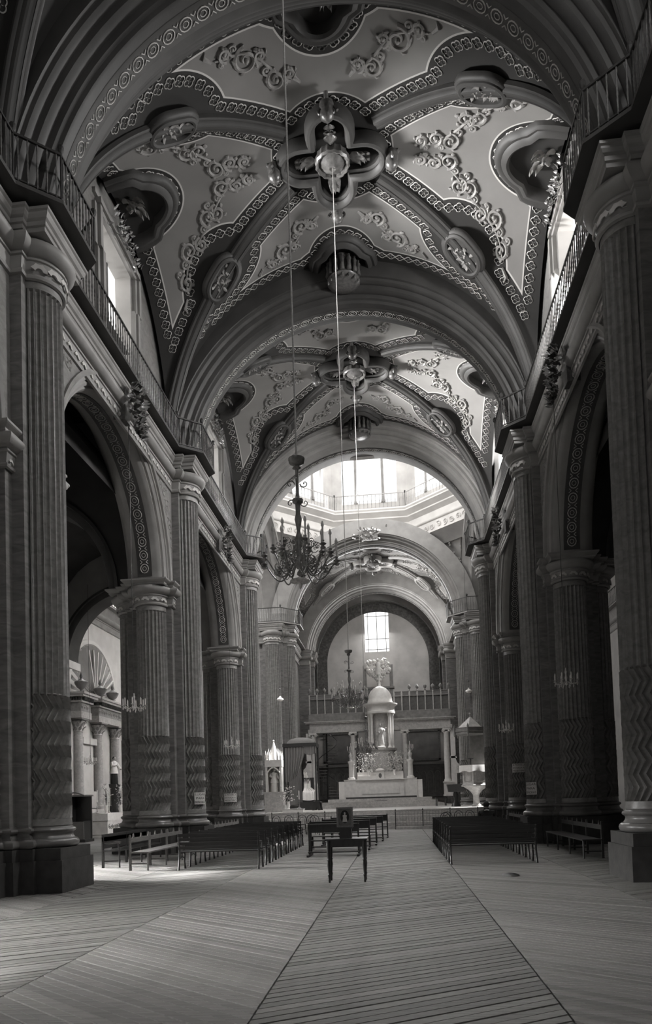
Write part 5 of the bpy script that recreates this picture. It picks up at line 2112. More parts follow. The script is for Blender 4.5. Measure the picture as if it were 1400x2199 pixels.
# ------------------------------------------------------------------ columned choir screen with wooden gallery
t = thing('choir_screen', 'pale columned screen carrying a wooden gallery across the altar end', 'screen', (0.05, 48.0, 1.38))
cm = MB().lathe([(0.24, 0), (0.24, 0.1), (0.2, 0.16), (0.19, 0.24), (0.185, 1.6), (0.165, 3.2), (0.2, 3.25), (0.2, 3.3)], 16).mesh('screen_column', 'white_marble', 40)
vm = MB()
vm.box(0, 0, 3.42, 0.52, 0.46, 0.1)
for x in (-0.2, 0.2):
    for y in (-0.2, 0.2):
        vm.spiral((0, 0), 0.1, 1.4, 0, 0.03, lambda u, v: (x + u, y, 3.36 + v), 16, 5)
vmm = vm.mesh('ionic_capital', 'white_marble', 60)
pm = MB()
pm.box(0, 0, 0, 0.62, 0.62, 0.12)
pm.box(0, 0, 0.12, 0.54, 0.54, 0.76)
pm.box(0, 0, 0.88, 0.62, 0.62, 0.1)
pmm = pm.mesh('column_pedestal', 'white_marble')
for x in (-4.5, -1.8, 1.66, 4.4):
    obj('column_pedestal', pmm, t, Matrix.Translation((x, 0, 0)))
    c = obj('screen_column', cm, t, Matrix.Translation((x, 0, 0.98)))
    obj('ionic_capital', vmm, c)
b = MB()
b.box(0, 0.1, 4.5, 9.6, 0.7, 0.24)
b.box(0, 0.1, 4.74, 9.4, 0.6, 0.38)
b.box(0, 0.1, 5.12, 9.9, 0.9, 0.08)
b.box(0, 0.1, 5.2, 10.1, 1.0, 0.06)
b.build('entablature', 'grey_marble', t)
for sx in (-1, 1):
    x = sx * 4.95
    b = MB()
    b.box(sx * 4.82, 0.1, 0, 0.36, 0.5, 1.5)
    b.box(sx * 4.82, 0.1, 2.7, 0.3, 0.4, 1.8)
    b.box(sx * 4.82, 0.1, 2.5, 0.42, 0.5, 0.12)
    vs = []
    cur = [(4.65, 1.5), (5.15, 1.5), (5.22, 1.8), (5.2, 2.05), (5.05, 2.2), (4.95, 2.45), (4.93, 2.7), (4.65, 2.7)]
    n = len(cur)
    vs = [(sx * px, -0.15, z) for px, z in cur] + [(sx * px, 0.3, z) for px, z in cur]
    b.add(vs, [tuple(range(n)), tuple(range(2 * n - 1, n - 1, -1))] + [(i, (i + 1) % n, n + (i + 1) % n, n + i) for i in range(n)])
    b.spiral((sx * 5.1, 1.85), 0.15, 1.6 * sx, 0, 0.03, lambda u, v: (u, -0.16, v), 20, 5)
    b.build('scrolled_buttress', 'white_marble', t, 50)
# gallery front
g = MB()
g.box(0, 0.1, 5.26, 9.5, 0.5, 0.5)
gl = g.build('gallery_beam', 'screen_wood', t)
b = MB()
b.box(0, -0.05, 5.76, 9.3, 0.12, 0.06)
b.box(0, -0.05, 6.75, 9.3, 0.14, 0.08)
b.box(0, -0.05, 7.05, 9.3, 0.1, 0.05)
b.build('gallery_rails', 'screen_wood', t)
pan = MB().box(0, 0, 0, 0.44, 0.04, 0.95).mesh('gallery_panel', 'stall_wood')
pst = MB().box(0, 0, 0, 0.07, 0.1, 1.32).mesh('gallery_post', 'grey_marble')
fin = MB().lathe([(0.03, 0), (0.07, 0.05), (0.03, 0.1), (0.1, 0.2), (0.12, 0.3), (0.04, 0.4), (0.0, 0.48)], 8).mesh('finial', 'screen_wood', 50)
fret = MB().box(0, 0, 0, 0.4, 0.03, 0.2).mesh('fret_panel', 'bench_pale')
for i in range(18):
    x = -4.4 + 8.8 * i / 17
    obj('gallery_panel', pan, t, Matrix.Translation((x, -0.02, 5.8)))
    obj('fret_panel', fret, t, Matrix.Translation((x, -0.04, 6.84)))
for i in range(19):
    x = -4.66 + 9.32 * i / 18
    obj('gallery_post', pst, t, Matrix.Translation((x, -0.08, 5.78)))
    if abs(x) > 1.6:
        obj('finial', fin, t, Matrix.Translation((x, -0.08, 7.1)))

# heart shaped cloud relief and organ case on the end wall
t = thing('organ_case', 'dark organ case with pipes standing on the gallery behind the temple dome', 'organ', (0.0, 51.6, 6.64))
b = MB()
b.box(0, 0, 0, 2.1, 0.6, 2.6)
b.box(0, -0.05, 2.6, 2.3, 0.7, 0.12)
b.box(-0.95, -0.05, 2.72, 0.25, 0.4, 1.6)
b.box(0.95, -0.05, 2.72, 0.25, 0.4, 1.6)
b.build('case', 'screen_wood', t)
pp = MB().lathe([(0.045, 0), (0.045, 1.7), (0.03, 1.72)], 8).mesh('organ_pipe', 'grey_stone', 50)
for i in range(12):
    obj('organ_pipe', pp, t, Matrix.Translation((-0.75 + 1.5 * i / 11, -0.33, 0.9)))
t = thing('cloud_relief', 'white heart-shaped carved cloud relief above the temple dome', 'relief', (0.05, 51.2, 10.5))
b = MB()
rn = random.Random(12)
for i in range(150):
    q = math.sqrt(rn.random())
    a = rn.uniform(0, 2 * PI)
    x = q * 0.92 * math.sin(a) ** 3
    z = q * (0.78 * math.cos(a) - 0.3 * math.cos(2 * a) - 0.12 * math.cos(3 * a) - 0.06 * math.cos(4 * a)) * 1.05 + 0.05
    r = rn.uniform(0.09, 0.16)
    b.ball((x, -0.1 - 0.16 * (1 - q) - rn.uniform(0, 0.08), z), r, r * 0.8, r, 8, 5)
for i in range(16):
    a = rn.uniform(0, 2 * PI)
    b.spiral((0.55 * math.cos(a), 0.5 * math.sin(a) + 0.1), 0.15, 1.4, rn.uniform(0, 6), 0.04, lambda u, v: (u, -0.32, v), 16, 5)
b.build('carved_clouds', 'white_marble', t, 60)
b = MB()
b.lathe([(0.16, -0.35), (0.2, -0.2), (0.13, 0.25), (0.18, 0.45), (0.05, 0.58)], 10, (0, -0.38, 0), sy=0.6)
b.ball((0, -0.38, 0.7), 0.09, 0.08, 0.12, 8, 6)
b.build('seated_figure', 'white_marble', t, 60)

# choir panelling behind the screen
t = thing('choir_stalls', 'dark panelled choir stalls with pointed arches behind the altar', 'stalls', (0, 51.4, 1.38))
MB().box(0, 0.2, 0, 9.4, 0.25, 2.3).build('back_boards', 'stall_wood', t)
MB().box(0, 0.1, 2.3, 9.6, 0.5, 0.16).build('cornice', 'bench_pale', t)
pa = MB()
pa.tube([(-0.2, 0, 0.3), (-0.2, 0, 1.5)] + [(-0.2 * math.cos(PI * i / 10), 0, 1.5 + 0.34 * math.sin(PI * i / 10)) for i in range(11)] + [(0.2, 0, 1.5), (0.2, 0, 0.3)], 0.025, 5)
pam = pa.mesh('arched_panel', 'bench_pale')
for i in range(19):
    obj('arched_panel', pam, t, Matrix.Translation((-4.5 + 9.0 * i / 18, 0.06, 0)))
for x, w in ((-2.9, 'left'), (3.0, 'right')):
    t = thing('wall_painting', 'large dim framed painting hanging under the gallery on the %s' % w, 'painting', (x, 52.2, 4.0), group='dim paintings under the gallery')
    MB().box(0, 0.05, 0, 2.4, 0.06, 2.2).build('canvas', 'canvas', t)
    b = MB()
    b.box(0, 0, 0, 2.6, 0.1, 0.14)
    b.box(0, 0, 2.1, 2.6, 0.1, 0.14)
    b.box(-1.23, 0, 0, 0.14, 0.1, 2.2)
    b.box(1.23, 0, 0, 0.14, 0.1, 2.2)
    b.build('frame', 'gilt_dark', t)

# spiral stair behind the left screen column
t = thing('spiral_stair', 'dark spiral stair winding up behind the left screen column', 'stair', (-3.7, 49.6, 1.38))
MB().lathe([(0.07, 0), (0.07, 4.6)], 8).build('newel', 'dark_wood', t)
tm = MB().add([(0, -0.05, 0), (0.75, -0.16, 0), (0.75, 0.16, 0), (0, 0.05, 0), (0, -0.05, 0.05), (0.75, -0.16, 0.05), (0.75, 0.16, 0.05), (0, 0.05, 0.05)], [(0, 3, 2, 1), (4, 5, 6, 7), (0, 1, 5, 4), (1, 2, 6, 5), (2, 3, 7, 6), (3, 0, 4, 7)]).mesh('stair_tread', 'bench_pale')
for i in range(22):
    obj('stair_tread', tm, t, Matrix.Translation((0, 0, 0.2 * (i + 1))) @ Matrix.Rotation(i * 0.42, 4, 'Z'))
b = MB()
b.tube([(0.73 * math.cos(i * 0.21), 0.73 * math.sin(i * 0.21), 0.95 + 0.1 * i) for i in range(38)], 0.025, 5)
b.build('handrail', 'dark_wood', t)

# ------------------------------------------------------------------ pulpit with tester
t = thing('pulpit', 'pale six-sided pulpit on a slender foot, right of the altar steps', 'pulpit', (4.95, 36.0, 0.85))


def hexring(b, prof, n=6, rot=0.26, sc=1.0):
    vs = []
    for r, z in prof:
        for k in range(n):
            a = rot + 2 * PI * k / n
            vs.append((r * math.cos(a), r * math.sin(a), z))
    fs = []
    for j in range(len(prof) - 1):
        for k in range(n):
            k2 = (k + 1) % n
            fs.append((j * n + k, j * n + k2, (j + 1) * n + k2, (j + 1) * n + k))
    return b.add(vs, fs)


b = MB()
b.lathe([(0.24, 0), (0.24, 0.08), (0.16, 0.14), (0.145, 0.5), (0.17, 0.6), (0.3, 0.78), (0.5, 0.92), (0.62, 1.0)], 14)
b.build('foot', 'grey_marble', t, 40)
b = MB()
hexring(b, [(0.3, 0.98), (0.74, 0.99), (0.76, 1.04), (0.68, 1.1), (0.66, 1.16), (0.66, 1.95), (0.72, 2.0)])
bd = b.build('basket', 'grey_marble', t)
for k in range(6):
    a = 0.26 + 2 * PI * (k + 0.5) / 6
    r = 0.66 * math.cos(PI / 6)
    b = MB()
    c = Vector((r * math.cos(a), r * math.sin(a), 0))
    tg = Vector((-math.sin(a), math.cos(a), 0))
    nn = Vector((math.cos(a), math.sin(a), 0)) * 0.012
    q = [(-0.2, 1.25), (0.2, 1.25), (0.2, 1.85), (-0.2, 1.85)]
    b.tube([c + nn + tg * x + Vector((0, 0, z)) for x, z in q], 0.014, 4, True)
    b.build('panel_moulding', 'grey_marble', bd)
b = MB()
n = 48
vs = []
for z, r, am in ((2.03, 0.70, 0.0), (2.035, 0.77, 0.0), (1.9, 0.79, 0.01), (1.72, 0.80, 0.025)):
    for i in range(n):
        a = 2 * PI * i / n
        rr = (r + am * math.sin(9 * a)) * (math.cos(PI / 6) / math.cos(((a - 0.26) % (PI / 3)) - PI / 6)) * 1.06
        vs.append((rr * math.cos(a), rr * math.sin(a), z + (0.04 * math.sin(7 * a) if z < 1.8 else 0)))
b.add(vs, [(j * n + i, j * n + (i + 1) % n, (j + 1) * n + (i + 1) % n, (j + 1) * n + i) for j in range(3) for i in range(n)])
b.build('draped_cloth', 'cloth_white', t, 60)
b = MB()
b.bar((0.9, 0.3, 0.0), (0.55, 0.3, 1.0), 0.5, 0.1)
b.build('stair_support', 'grey_stone', t)
t2 = thing('pulpit_canopy', 'small pointed canopy with a tented roof above the pulpit', 'canopy', (4.8, 36.0, 4.40))
b = MB()
hexring(b, [(0.75, 0.0), (0.82, 0.02), (0.8, 0.12), (0.84, 0.15), (0.82, 0.3), (0.85, 0.34), (0.7, 0.36)])
b.build('cornice_ring', 'screen_wood', t2)
b = MB()
hexring(b, [(0.66, 0.34), (0.08, 0.86), (0.03, 0.9), (0.03, 1.0)])
b.ball((0, 0, 1.06), 0.06)
b.build('tented_roof', 'grey_marble', t2)
b = MB()
hexring(b, [(0.0, 0.02), (0.75, 0.0)])
b.build('soffit', 'screen_wood', t2)
pn = MB().lathe([(0.03, -0.1), (0.05, 0), (0.035, 0.3), (0.05, 0.4), (0.0, 0.55)], 8).mesh('pinnacle', 'screen_wood', 50)
for k in range(6):
    a = 0.26 + 2 * PI * k / 6
    obj('pinnacle', pn, t2, Matrix.Translation((0.83 * math.cos(a), 0.83 * math.sin(a), 0)))
b = MB()
b.box(0.45, 0.75, -1.6, 0.9, 0.06, 1.62)
b.build('back_panel', 'screen_wood', t2)
o = MB().box(0, 0, 0, 0.26, 0.2, 0.03).bar((0, 0, -0.35), (0, 0, 0), 0.05, 0.05).build('reading_desk', 'dark_wood', None, None, (4.72, 35.75, 3.2))
tag(o, 'small dark reading stand on top of the pulpit', 'lectern')

# ------------------------------------------------------------------ gothic shrine with statue, left
t = thing('gothic_shrine', 'white pinnacled shrine with a niche, left of the altar steps', 'shrine', (-5.12, 36.0, 0.85))
b = MB()
b.box(0, 0, 0, 1.1, 0.9, 0.35)
b.box(0, 0, 0.35, 0.95, 0.8, 0.6)
b.box(0, 0, 0.95, 1.02, 0.86, 0.08)
b.build('pedestal', 'grey_marble', t)
b = MB()
b.box(0, 0.3, 1.03, 0.8, 0.1, 1.35)
for x in (-0.36, 0.36):
    b.box(x, 0, 1.03, 0.1, 0.6, 1.35)
b.box(0, 0, 2.3, 0.86, 0.66, 0.35)
b.tube([(-0.31, -0.3, 2.0)] + [(-0.31 + 0.62 * i / 10, -0.31, 2.02 + 0.24 * math.sin(PI * i / 10)) for i in range(11)] + [(0.31, -0.3, 2.0)], 0.04, 5)
b.build('niche_body', 'white_marble', t)
b = MB()
hexring(b, [(0.3, 2.6), (0.26, 2.75), (0.02, 3.6), (0.0, 3.62)], 8)
b.ball((0, 0, 3.64), 0.05)
b.build('spire', 'white_marble', t)
pm2 = MB().lathe([(0.05, 0), (0.05, 0.35), (0.065, 0.4), (0.0, 0.8)], 6).mesh('pinnacle', 'white_marble')
for x in (-0.38, -0.22, 0.22, 0.38):
    for y in (-0.28, 0.25):
        obj('pinnacle', pm2, t, Matrix.Translation((x, y, 2.45 - 0.1 * (abs(x) > 0.3))))


def robed_statue(name, label, loc, h, lower, upper, cat='statue', wide=1.0):
    t = thing(name, label, cat, loc)
    b = MB()
    b.lathe([(0.15 * h, 0), (0.155 * h, 0.02 * h), (0.14 * h, 0.25 * h), (0.125 * h, 0.4 * h)], 16, sy=0.75, lobes=8, depth=0.08)
    b.build('lower_robe', lower, t, 50)
    b = MB()
    b.lathe([(0.175 * h, 0.38 * h), (0.165 * h, 0.45 * h), (0.11 * h, 0.62 * h), (0.125 * h, 0.74 * h), (0.13 * h, 0.79 * h), (0.07 * h, 0.835 * h), (0.04 * h, 0.85 * h)], 20, sy=0.7, lobes=9, depth=0.05)
    b.tube([(0.12 * h, 0, 0.78 * h), (0.17 * h, -0.03 * h, 0.66 * h), (0.22 * h, -0.08 * h, 0.55 * h)], [0.05 * h, 0.055 * h, 0.06 * h], 8)
    b.tube([(-0.12 * h, 0, 0.78 * h), (-0.16 * h, -0.05 * h, 0.66 * h), (-0.07 * h, -0.13 * h, 0.66 * h)], [0.05 * h, 0.055 * h, 0.045 * h], 8)
    b.build('upper_robe', upper, t, 50)
    b = MB()
    b.lathe([(0.035 * h, 0.83 * h), (0.035 * h, 0.88 * h)], 8)
    b.ball((0, -0.005 * h, 0.925 * h), 0.052 * h, 0.058 * h, 0.07 * h, 12, 8)
    b.ball((0, -0.062 * h, 0.92 * h), 0.012 * h)
    b.ball((0.245 * h, -0.09 * h, 0.535 * h), 0.028 * h)
    b.ball((-0.05 * h, -0.15 * h, 0.665 * h), 0.028 * h)
    b.build('head_and_hands', 'skin', t, 60)
    b = MB()
    b.ball((0, 0.012 * h, 0.94 * h), 0.056 * h, 0.056 * h, 0.066 * h, 12, 8)
    b.build('hair', 'hair', t, 60)
    return t


robed_statue('shrine_statue', 'small pale saint statue inside the white pinnacled shrine', (-5.12, 35.95, 1.88), 1.2, 'white_marble', 'white_marble')
t = thing('credence_table', 'low table under a white cloth beside the pinnacled shrine', 'table', (-3.9, 34.0, 0.58))
MB().box(0, 0, 0.40, 1.05, 0.5, 0.04).build('table_top', 'white_marble', t)
MB().box(0, -0.02, 0.0, 1.0, 0.46, 0.42).build('cloth_front', 'cloth_white', t)
flower_spray('flower_vase', 'tall vase of white flowers on the low cloth-covered table, left of the altar', (-4.15, 34.0, 1.02), 0.34, 0.75, 60, 5)
cst = thing('altar_candlestick', 'lone white candle on a turned stand beside the tall flower vase', 'candlestick', (-3.62, 34.0, 1.02))
candlestick(0.7).build('stick', 'gilt_dark', cst, 50)
MB().lathe([(0.02, 0.46), (0.02, 0.85), (0.0, 0.88)], 6).build('candle', 'candle', cst)

# throne canopy with curtain, chair under white cloth
t = thing('throne_canopy', 'curtained canopy with a dark cornice standing left of the altar', 'canopy', (-4.4, 41.2, 0.85))
b = MB()
b.box(0, 0, 3.62, 1.95, 1.5, 0.2)
b.build('canopy_cornice', 'dark_wood', t)
b = MB()
b.lathe([(0.85, 3.82), (0.82, 3.95), (0.65, 4.1), (0.3, 4.18), (0.0, 4.2)], 16, sy=0.75)
b.build('canopy_crown', 'cloth_grey', t, 50)
b = MB()
n = 40
rows = []
for j in range(13):
    tt = j / 12
    z = 3.6 - 2.0 * tt
    row = []
    for i in range(n + 1):
        s = i / n
        w = 1.2 - 0.42 * max(0, tt - 0.25) ** 1.1 * (0.4 + s)
        x = -0.92 + w * s
        zz = z + (0.45 * s ** 2 * tt)
        row.append((x, -0.7 + 0.035 * math.sin(s * 46), zz))
    rows.append(row)
b.add([p for r in rows for p in r], [(j * (n + 1) + i, j * (n + 1) + i + 1, (j + 1) * (n + 1) + i + 1, (j + 1) * (n + 1) + i) for j in range(12) for i in range(n)])
b.build('gathered_curtain', 'cloth_grey', t, 60)
b = MB()
rows = []
for j in range(5):
    tt = j / 4
    rows.append([(0.25 + 0.7 * i / 24, -0.72 + 0.02 * math.sin(i * 1.3), 3.62 - 0.5 * tt * (0.75 + 0.25 * math.sin(PI * i / 24))) for i in range(25)])
b.add([p for r in rows for p in r], [(j * 25 + i, j * 25 + i + 1, (j + 1) * 25 + i + 1, (j + 1) * 25 + i) for j in range(4) for i in range(24)])
b.build('valance', 'cloth_grey', t, 60)
pp = MB().box(0, 0, 0, 0.08, 0.08, 3.64).mesh('canopy_post', 'dark_wood')
for x in (-0.9, 0.9):
    for y in (-0.68, 0.68):
        obj('canopy_post', pp, t, Matrix.Translation((x, y, 0)))
MB().box(-0.5, 0.66, 0.3, 0.8, 0.04, 3.3).build('back_hanging', 'cloth_grey', t)
t = thing('draped_throne', 'chair draped in a white cloth under the curtained canopy', 'chair', (-4.0, 40.9, 1.3))
MB().box(0, 0, -0.45, 1.1, 1.0, 0.45).build('dais', 'dark_wood', t)
b = MB()
b.box(0, 0, 0, 0.62, 0.6, 0.5)
b.box(0, 0.28, 0.5, 0.6, 0.08, 0.9)
b.build('chair_body', 'dark_wood', t)
b = MB()
rows = []
prof = [(0.34, 1.75), (0.27, 1.6), (0.24, 1.2), (0.2, 0.85), (0.05, 0.66), (-0.2, 0.62), (-0.33, 0.58), (-0.36, 0.35), (-0.38, 0.12)]
for y, z in prof:
    wd = 0.10 if z > 1.3 else (0.2 if z > 0.8 else 0.34)
    rows.append([(-0.3 + 2 * wd * i / 16 + (0.0 if z < 0.8 else 0.02), y + 0.02 * math.sin(i * 1.9), z - 0.04 * math.sin(PI * i / 16)) for i in range(17)])
b.add([p for r in rows for p in r], [(j * 17 + i, j * 17 + i + 1, (j + 1) * 17 + i + 1, (j + 1) * 17 + i) for j in range(len(prof) - 1) for i in range(16)])
b.build('white_drape', 'cloth_white', t, 60)


def stool(label, loc, rz=0.0):
    t = thing('carved_stool', label, 'stool', loc, rz, group='dark stools by the altar')
    MB().box(0, 0, 0.42, 0.62, 0.42, 0.05).build('seat', 'dark_wood', t)
    for x in (-0.26, 0.26):
        b = MB()
        b.add([(x - 0.02, -0.24, 0), (x - 0.02, -0.1, 0), (x - 0.02, -0.05, 0.14), (x - 0.02, 0.05, 0.14), (x - 0.02, 0.1, 0), (x - 0.02, 0.24, 0), (x - 0.02, 0.16, 0.42), (x - 0.02, -0.16, 0.42),
               (x + 0.02, -0.24, 0), (x + 0.02, -0.1, 0), (x + 0.02, -0.05, 0.14), (x + 0.02, 0.05, 0.14), (x + 0.02, 0.1, 0), (x + 0.02, 0.24, 0), (x + 0.02, 0.16, 0.42), (x + 0.02, -0.16, 0.42)],
              [tuple(range(8)), tuple(range(15, 7, -1))] + [(i, (i + 1) % 8, 8 + (i + 1) % 8, 8 + i) for i in range(8)])
        b.build('side_board', 'dark_wood', t)
    return t


stool('dark carved stool on the altar steps, left of the high altar', (-3.3, 39.0, 0.85), 1.45)
stool('dark carved stool on the altar steps, right of the high altar', (3.55, 41.5, 0.85), 0.1)
t = thing('lectern_stand', 'dark carved eagle-like lectern beside the pulpit foot', 'lectern', (4.1, 37.8, 0.85))
b = MB()
b.lathe([(0.25, 0), (0.22, 0.1), (0.1, 0.3), (0.14, 0.6), (0.1, 0.75)], 12)
b.build('stem', 'dark_wood', t, 50)
b = MB()
b.box(0, 0, 0.75, 0.75, 0.5, 0.4, 0, 1.2)
b.build('desk_box', 'dark_wood', t)

# ================================================================== CHANDELIERS
def chandelier(loc, ztop, label):
    t = thing('brass_chandelier', label, 'chandelier', loc, group='great brass chandeliers on the nave axis')
    b = MB()
    b.tube([(0, 0, 1.50), (0, 0, ztop - loc[2])], 0.011, 6)
    b.build('hanging_cord', 'cord', t)
    b = MB()
    b.lathe([(0.0, 0.22), (0.035, 0.24), (0.05, 0.32), (0.025, 0.40), (0.03, 0.5), (0.042, 0.58), (0.018, 0.66), (0.028, 0.72), (0.042, 0.80), (0.026, 0.86), (0.03, 0.97), (0.06, 0.99), (0.062, 1.02), (0.025, 1.04), (0.018, 1.1), (0.018, 1.36), (0.05, 1.38), (0.03, 1.41), (0.085, 1.44), (0.095, 1.49), (0.05, 1.5), (0.0, 1.5)], 14)
    b.build('stem', 'brass', t, 50)
    b = MB()
    for z in (0.98, 1.2):
        for sg in (-1, 1):
            b.spiral((sg * 0.08, z), 0.05, 1.0, 0 if sg < 0 else PI, 0.007, lambda u, v: (u, 0, v), 14, 4)
            b.spiral((sg * 0.08, z), 0.05, 1.0, 0 if sg < 0 else PI, 0.007, lambda u, v: (0, u, v), 14, 4)
    b.build('stem_rings', 'brass', t)

    def arm(r, zc, drop, th):
        m = MB()
        pts = []
        for i in range(15):
            s = i / 14
            x = 0.05 + (r - 0.05) * s
            z = 0.32 - drop * math.sin(PI * min(1, s * 1.08)) ** 1.2 + (zc - 0.32) * s ** 2.2
            pts.append((x, 0, z))
        m.tube(pts, th, 5)
        m.spiral((r * 0.62, 0.32 - drop * 0.45), 0.055, 1.4, PI, 0.006, lambda u, v: (u, 0, v), 18, 4)
        m.spiral((r * 0.35, 0.34 - drop * 0.2), 0.05, -1.4, 0, 0.006, lambda u, v: (u, 0, v), 18, 4)
        m.lathe([(0.008, -0.02), (0.035, 0.0), (0.012, 0.02), (0.04, 0.04), (0.014, 0.06), (0.018, 0.08)], 8, (r, 0, zc))
        return m
    am1, am2 = arm(0.42, 0.29, 0.20, 0.0085).mesh('outer_arm', 'brass'), arm(0.29, 0.43, 0.16, 0.0085).mesh('inner_arm', 'brass')
    cd = MB().lathe([(0.011, 0), (0.011, 0.15)], 6).mesh('candle_tube', 'candle')
    bu = MB().lathe([(0.01, 0.15), (0.018, 0.165), (0.017, 0.185), (0.004, 0.22), (0.0, 0.225)], 7).mesh('bulb', 'glass_white', 60)
    for n, me, r, z, off, nm in ((9, am1, 0.42, 0.37, 0.2, 'outer_arm'), (7, am2, 0.29, 0.51, 0.6, 'inner_arm')):
        for k in range(n):
            a = off + 2 * PI * k / n
            ao = obj(nm, me, t, Matrix.Rotation(a, 4, 'Z'))
            obj('candle_tube', cd, ao, Matrix.Translation((r, 0, z)))
            obj('bulb', bu, ao, Matrix.Translation((r, 0, z)))
    b = MB()
    rn = random.Random(6)
    for k in range(8):
        a = 0.4 + 2 * PI * k / 8
        for j in range(6):
            r0, z0 = rn.uniform(0.07, 0.24), rn.uniform(0.3, 0.56)
            b.spiral((r0, z0), rn.uniform(0.035, 0.06), rn.choice((-1.4, 1.4)), rn.uniform(0, 6), 0.0055, lambda u, v: (u * math.cos(a), u * math.sin(a), v), 14, 4)
    tag(b.build('wire_filigree', 'brass', t), kind='stuff')
    b = MB()
    b.lathe([(0.012, 0.22), (0.03, 0.19), (0.035, 0.17), (0.012, 0.15)], 10)
    b.build('lower_stem', 'brass', t)
    b = MB()
    b.lathe([(0.03, 0.10), (0.08, 0.115), (0.11, 0.10), (0.115, 0.09), (0.105, 0.085), (0.05, 0.07), (0.02, 0.07)], 18)
    b.build('glass_dish', 'crystal', t, 60)
    b = MB()
    b.lathe([(0.015, 0.08), (0.022, 0.05), (0.02, 0.02), (0.0, 0.0)], 10)
    b.build('lower_bulb', 'glass_white', t, 60)
    return t


chandelier((0.04, 7.85, 3.82), 17.06, 'large branched brass chandelier nearest the viewer, on the long pale cord')
chandelier((0.0, 17.03, 3.52), 17.06, 'second branched brass chandelier, in front of the gallery left of the temple dome')
chandelier((-0.02, 26.4, 2.95), 17.41, 'third branched chandelier, in front of the temple canopy columns')


def crystal_light(loc, ztop, label):
    t = thing('crystal_chandelier', label, 'chandelier', loc, group='small crystal chandeliers in the arches')
    b = MB()
    b.tube([(0, 0, 0.5), (0, 0, ztop - loc[2])], 0.006, 5)
    b.build('hanging_cord', 'iron', t)
    b = MB()
    b.lathe([(0.0, 0.08), (0.035, 0.12), (0.015, 0.2), (0.03, 0.26), (0.012, 0.34), (0.025, 0.4), (0.008, 0.5)], 8)
    b.build('stem', 'crystal', t, 50)
    am = MB()
    am.tube([(0.02, 0, 0.18), (0.1, 0, 0.12), (0.19, 0, 0.13), (0.22, 0, 0.18)], 0.008, 5)
    am.lathe([(0.01, 0), (0.035, 0.02), (0.012, 0.03)], 8, (0.22, 0, 0.18))
    amm = am.mesh('arm', 'crystal')
    cd = MB().lathe([(0.013, 0), (0.013, 0.13), (0.0, 0.17)], 6).mesh('candle', 'candle')
    dr = MB().lathe([(0.0, -0.09), (0.014, -0.06), (0.006, -0.01), (0.0, 0)], 5).mesh('crystal_drop', 'crystal')
    for k in range(8):
        a = 2 * PI * k / 8 + 0.2
        ao = obj('arm', amm, t, Matrix.Rotation(a, 4, 'Z'))
        obj('candle', cd, ao, Matrix.Translation((0.22, 0, 0.21)))
        for q in (0.22, 0.14):
            obj('crystal_drop', dr, ao, Matrix.Translation((q, 0, 0.17 if q > 0.2 else 0.12)))
    t.scale = (1.22, 1.22, 1.0)
    return t


for (x, y, z, w) in ((-5.33, 17.03, 3.72, 'hanging in the nearest arch on the left'), (5.05, 17.03, 3.84, 'hanging in the nearest arch on the right'),
                     (-5.09, 26.5, 3.42, 'hanging in the second arch on the left'), (5.09, 26.5, 3.62, 'hanging in the second arch on the right')):
    crystal_light((x, y, z), 11.0, 'small crystal chandelier with candles ' + w)
t = crystal_light((-12.45, 30.6, 3.25), 11.4, 'small chandelier hanging between the columns of the left side altar')

for x, yy, zz, zt_, w in ((-5.45, 40.6, 7.12, 16.35, 'left'), (5.45, 42.3, 7.36, 14.85, 'right')):
    t = thing('pendant_lamp', 'white glass pendant lamp hanging before the far crossing pier on the %s' % w, 'lamp', (x, yy, zz), group='white pendant lamps')
    MB().lathe([(0.0, 0.0), (0.1, 0.02), (0.19, 0.09), (0.2, 0.14), (0.14, 0.2), (0.05, 0.25), (0.05, 0.32)], 16).build('glass_shade', 'glass_white', t, 60)
    b = MB()
    b.tube([(0, 0, 0.3), (0, 0, zt_ - zz)], 0.009, 5)
    b.lathe([(0.03, 0.66), (0.05, 0.72), (0.03, 0.78)], 8)
    b.build('cord', 'iron', t)

# ================================================================== LEFT TRANSEPT ALTAR
XR = -13.68
t = thing('side_altar_retable', 'pale columned retable with a dentilled entablature in the left transept', 'retable', (XR, 33.8, 0))


def corinthian(h, r):
    b = MB()
    b.lathe([(r * 1.35, 0), (r * 1.35, 0.1), (r * 1.05, 0.18), (r, 0.26), (r * 0.98, h * 0.4), (r * 0.86, h - 0.62), (r * 0.95, h - 0.6), (r * 0.85, h - 0.56), (r * 0.95, h - 0.3), (r * 1.25, h - 0.1)], 18)
    c = MB()
    for tier, (zz, ln) in enumerate(((h - 0.55, 0.26), (h - 0.38, 0.26))):
        for k in range(8):
            a = 2 * PI * (k + 0.5 * tier) / 8
            d = Vector((math.cos(a), math.sin(a), 0))
            c.leaf(d * r * 0.9 + Vector((0, 0, zz)), Vector((d.x * 0.25, d.y * 0.25, 1)), d, ln, 0.09, 0.45)
    for k in range(4):
        a = PI / 4 + k * PI / 2
        d = Vector((math.cos(a), math.sin(a), 0))
        c.spiral((0, 0), 0.09, 1.3, 0, 0.025, lambda u, v: d * (r * 1.25 + u) + Vector((0, 0, h - 0.16 + v)), 14, 5)
    c.box(0, 0, h - 0.07, r * 3.0, r * 3.0, 0.07)
    return b, c


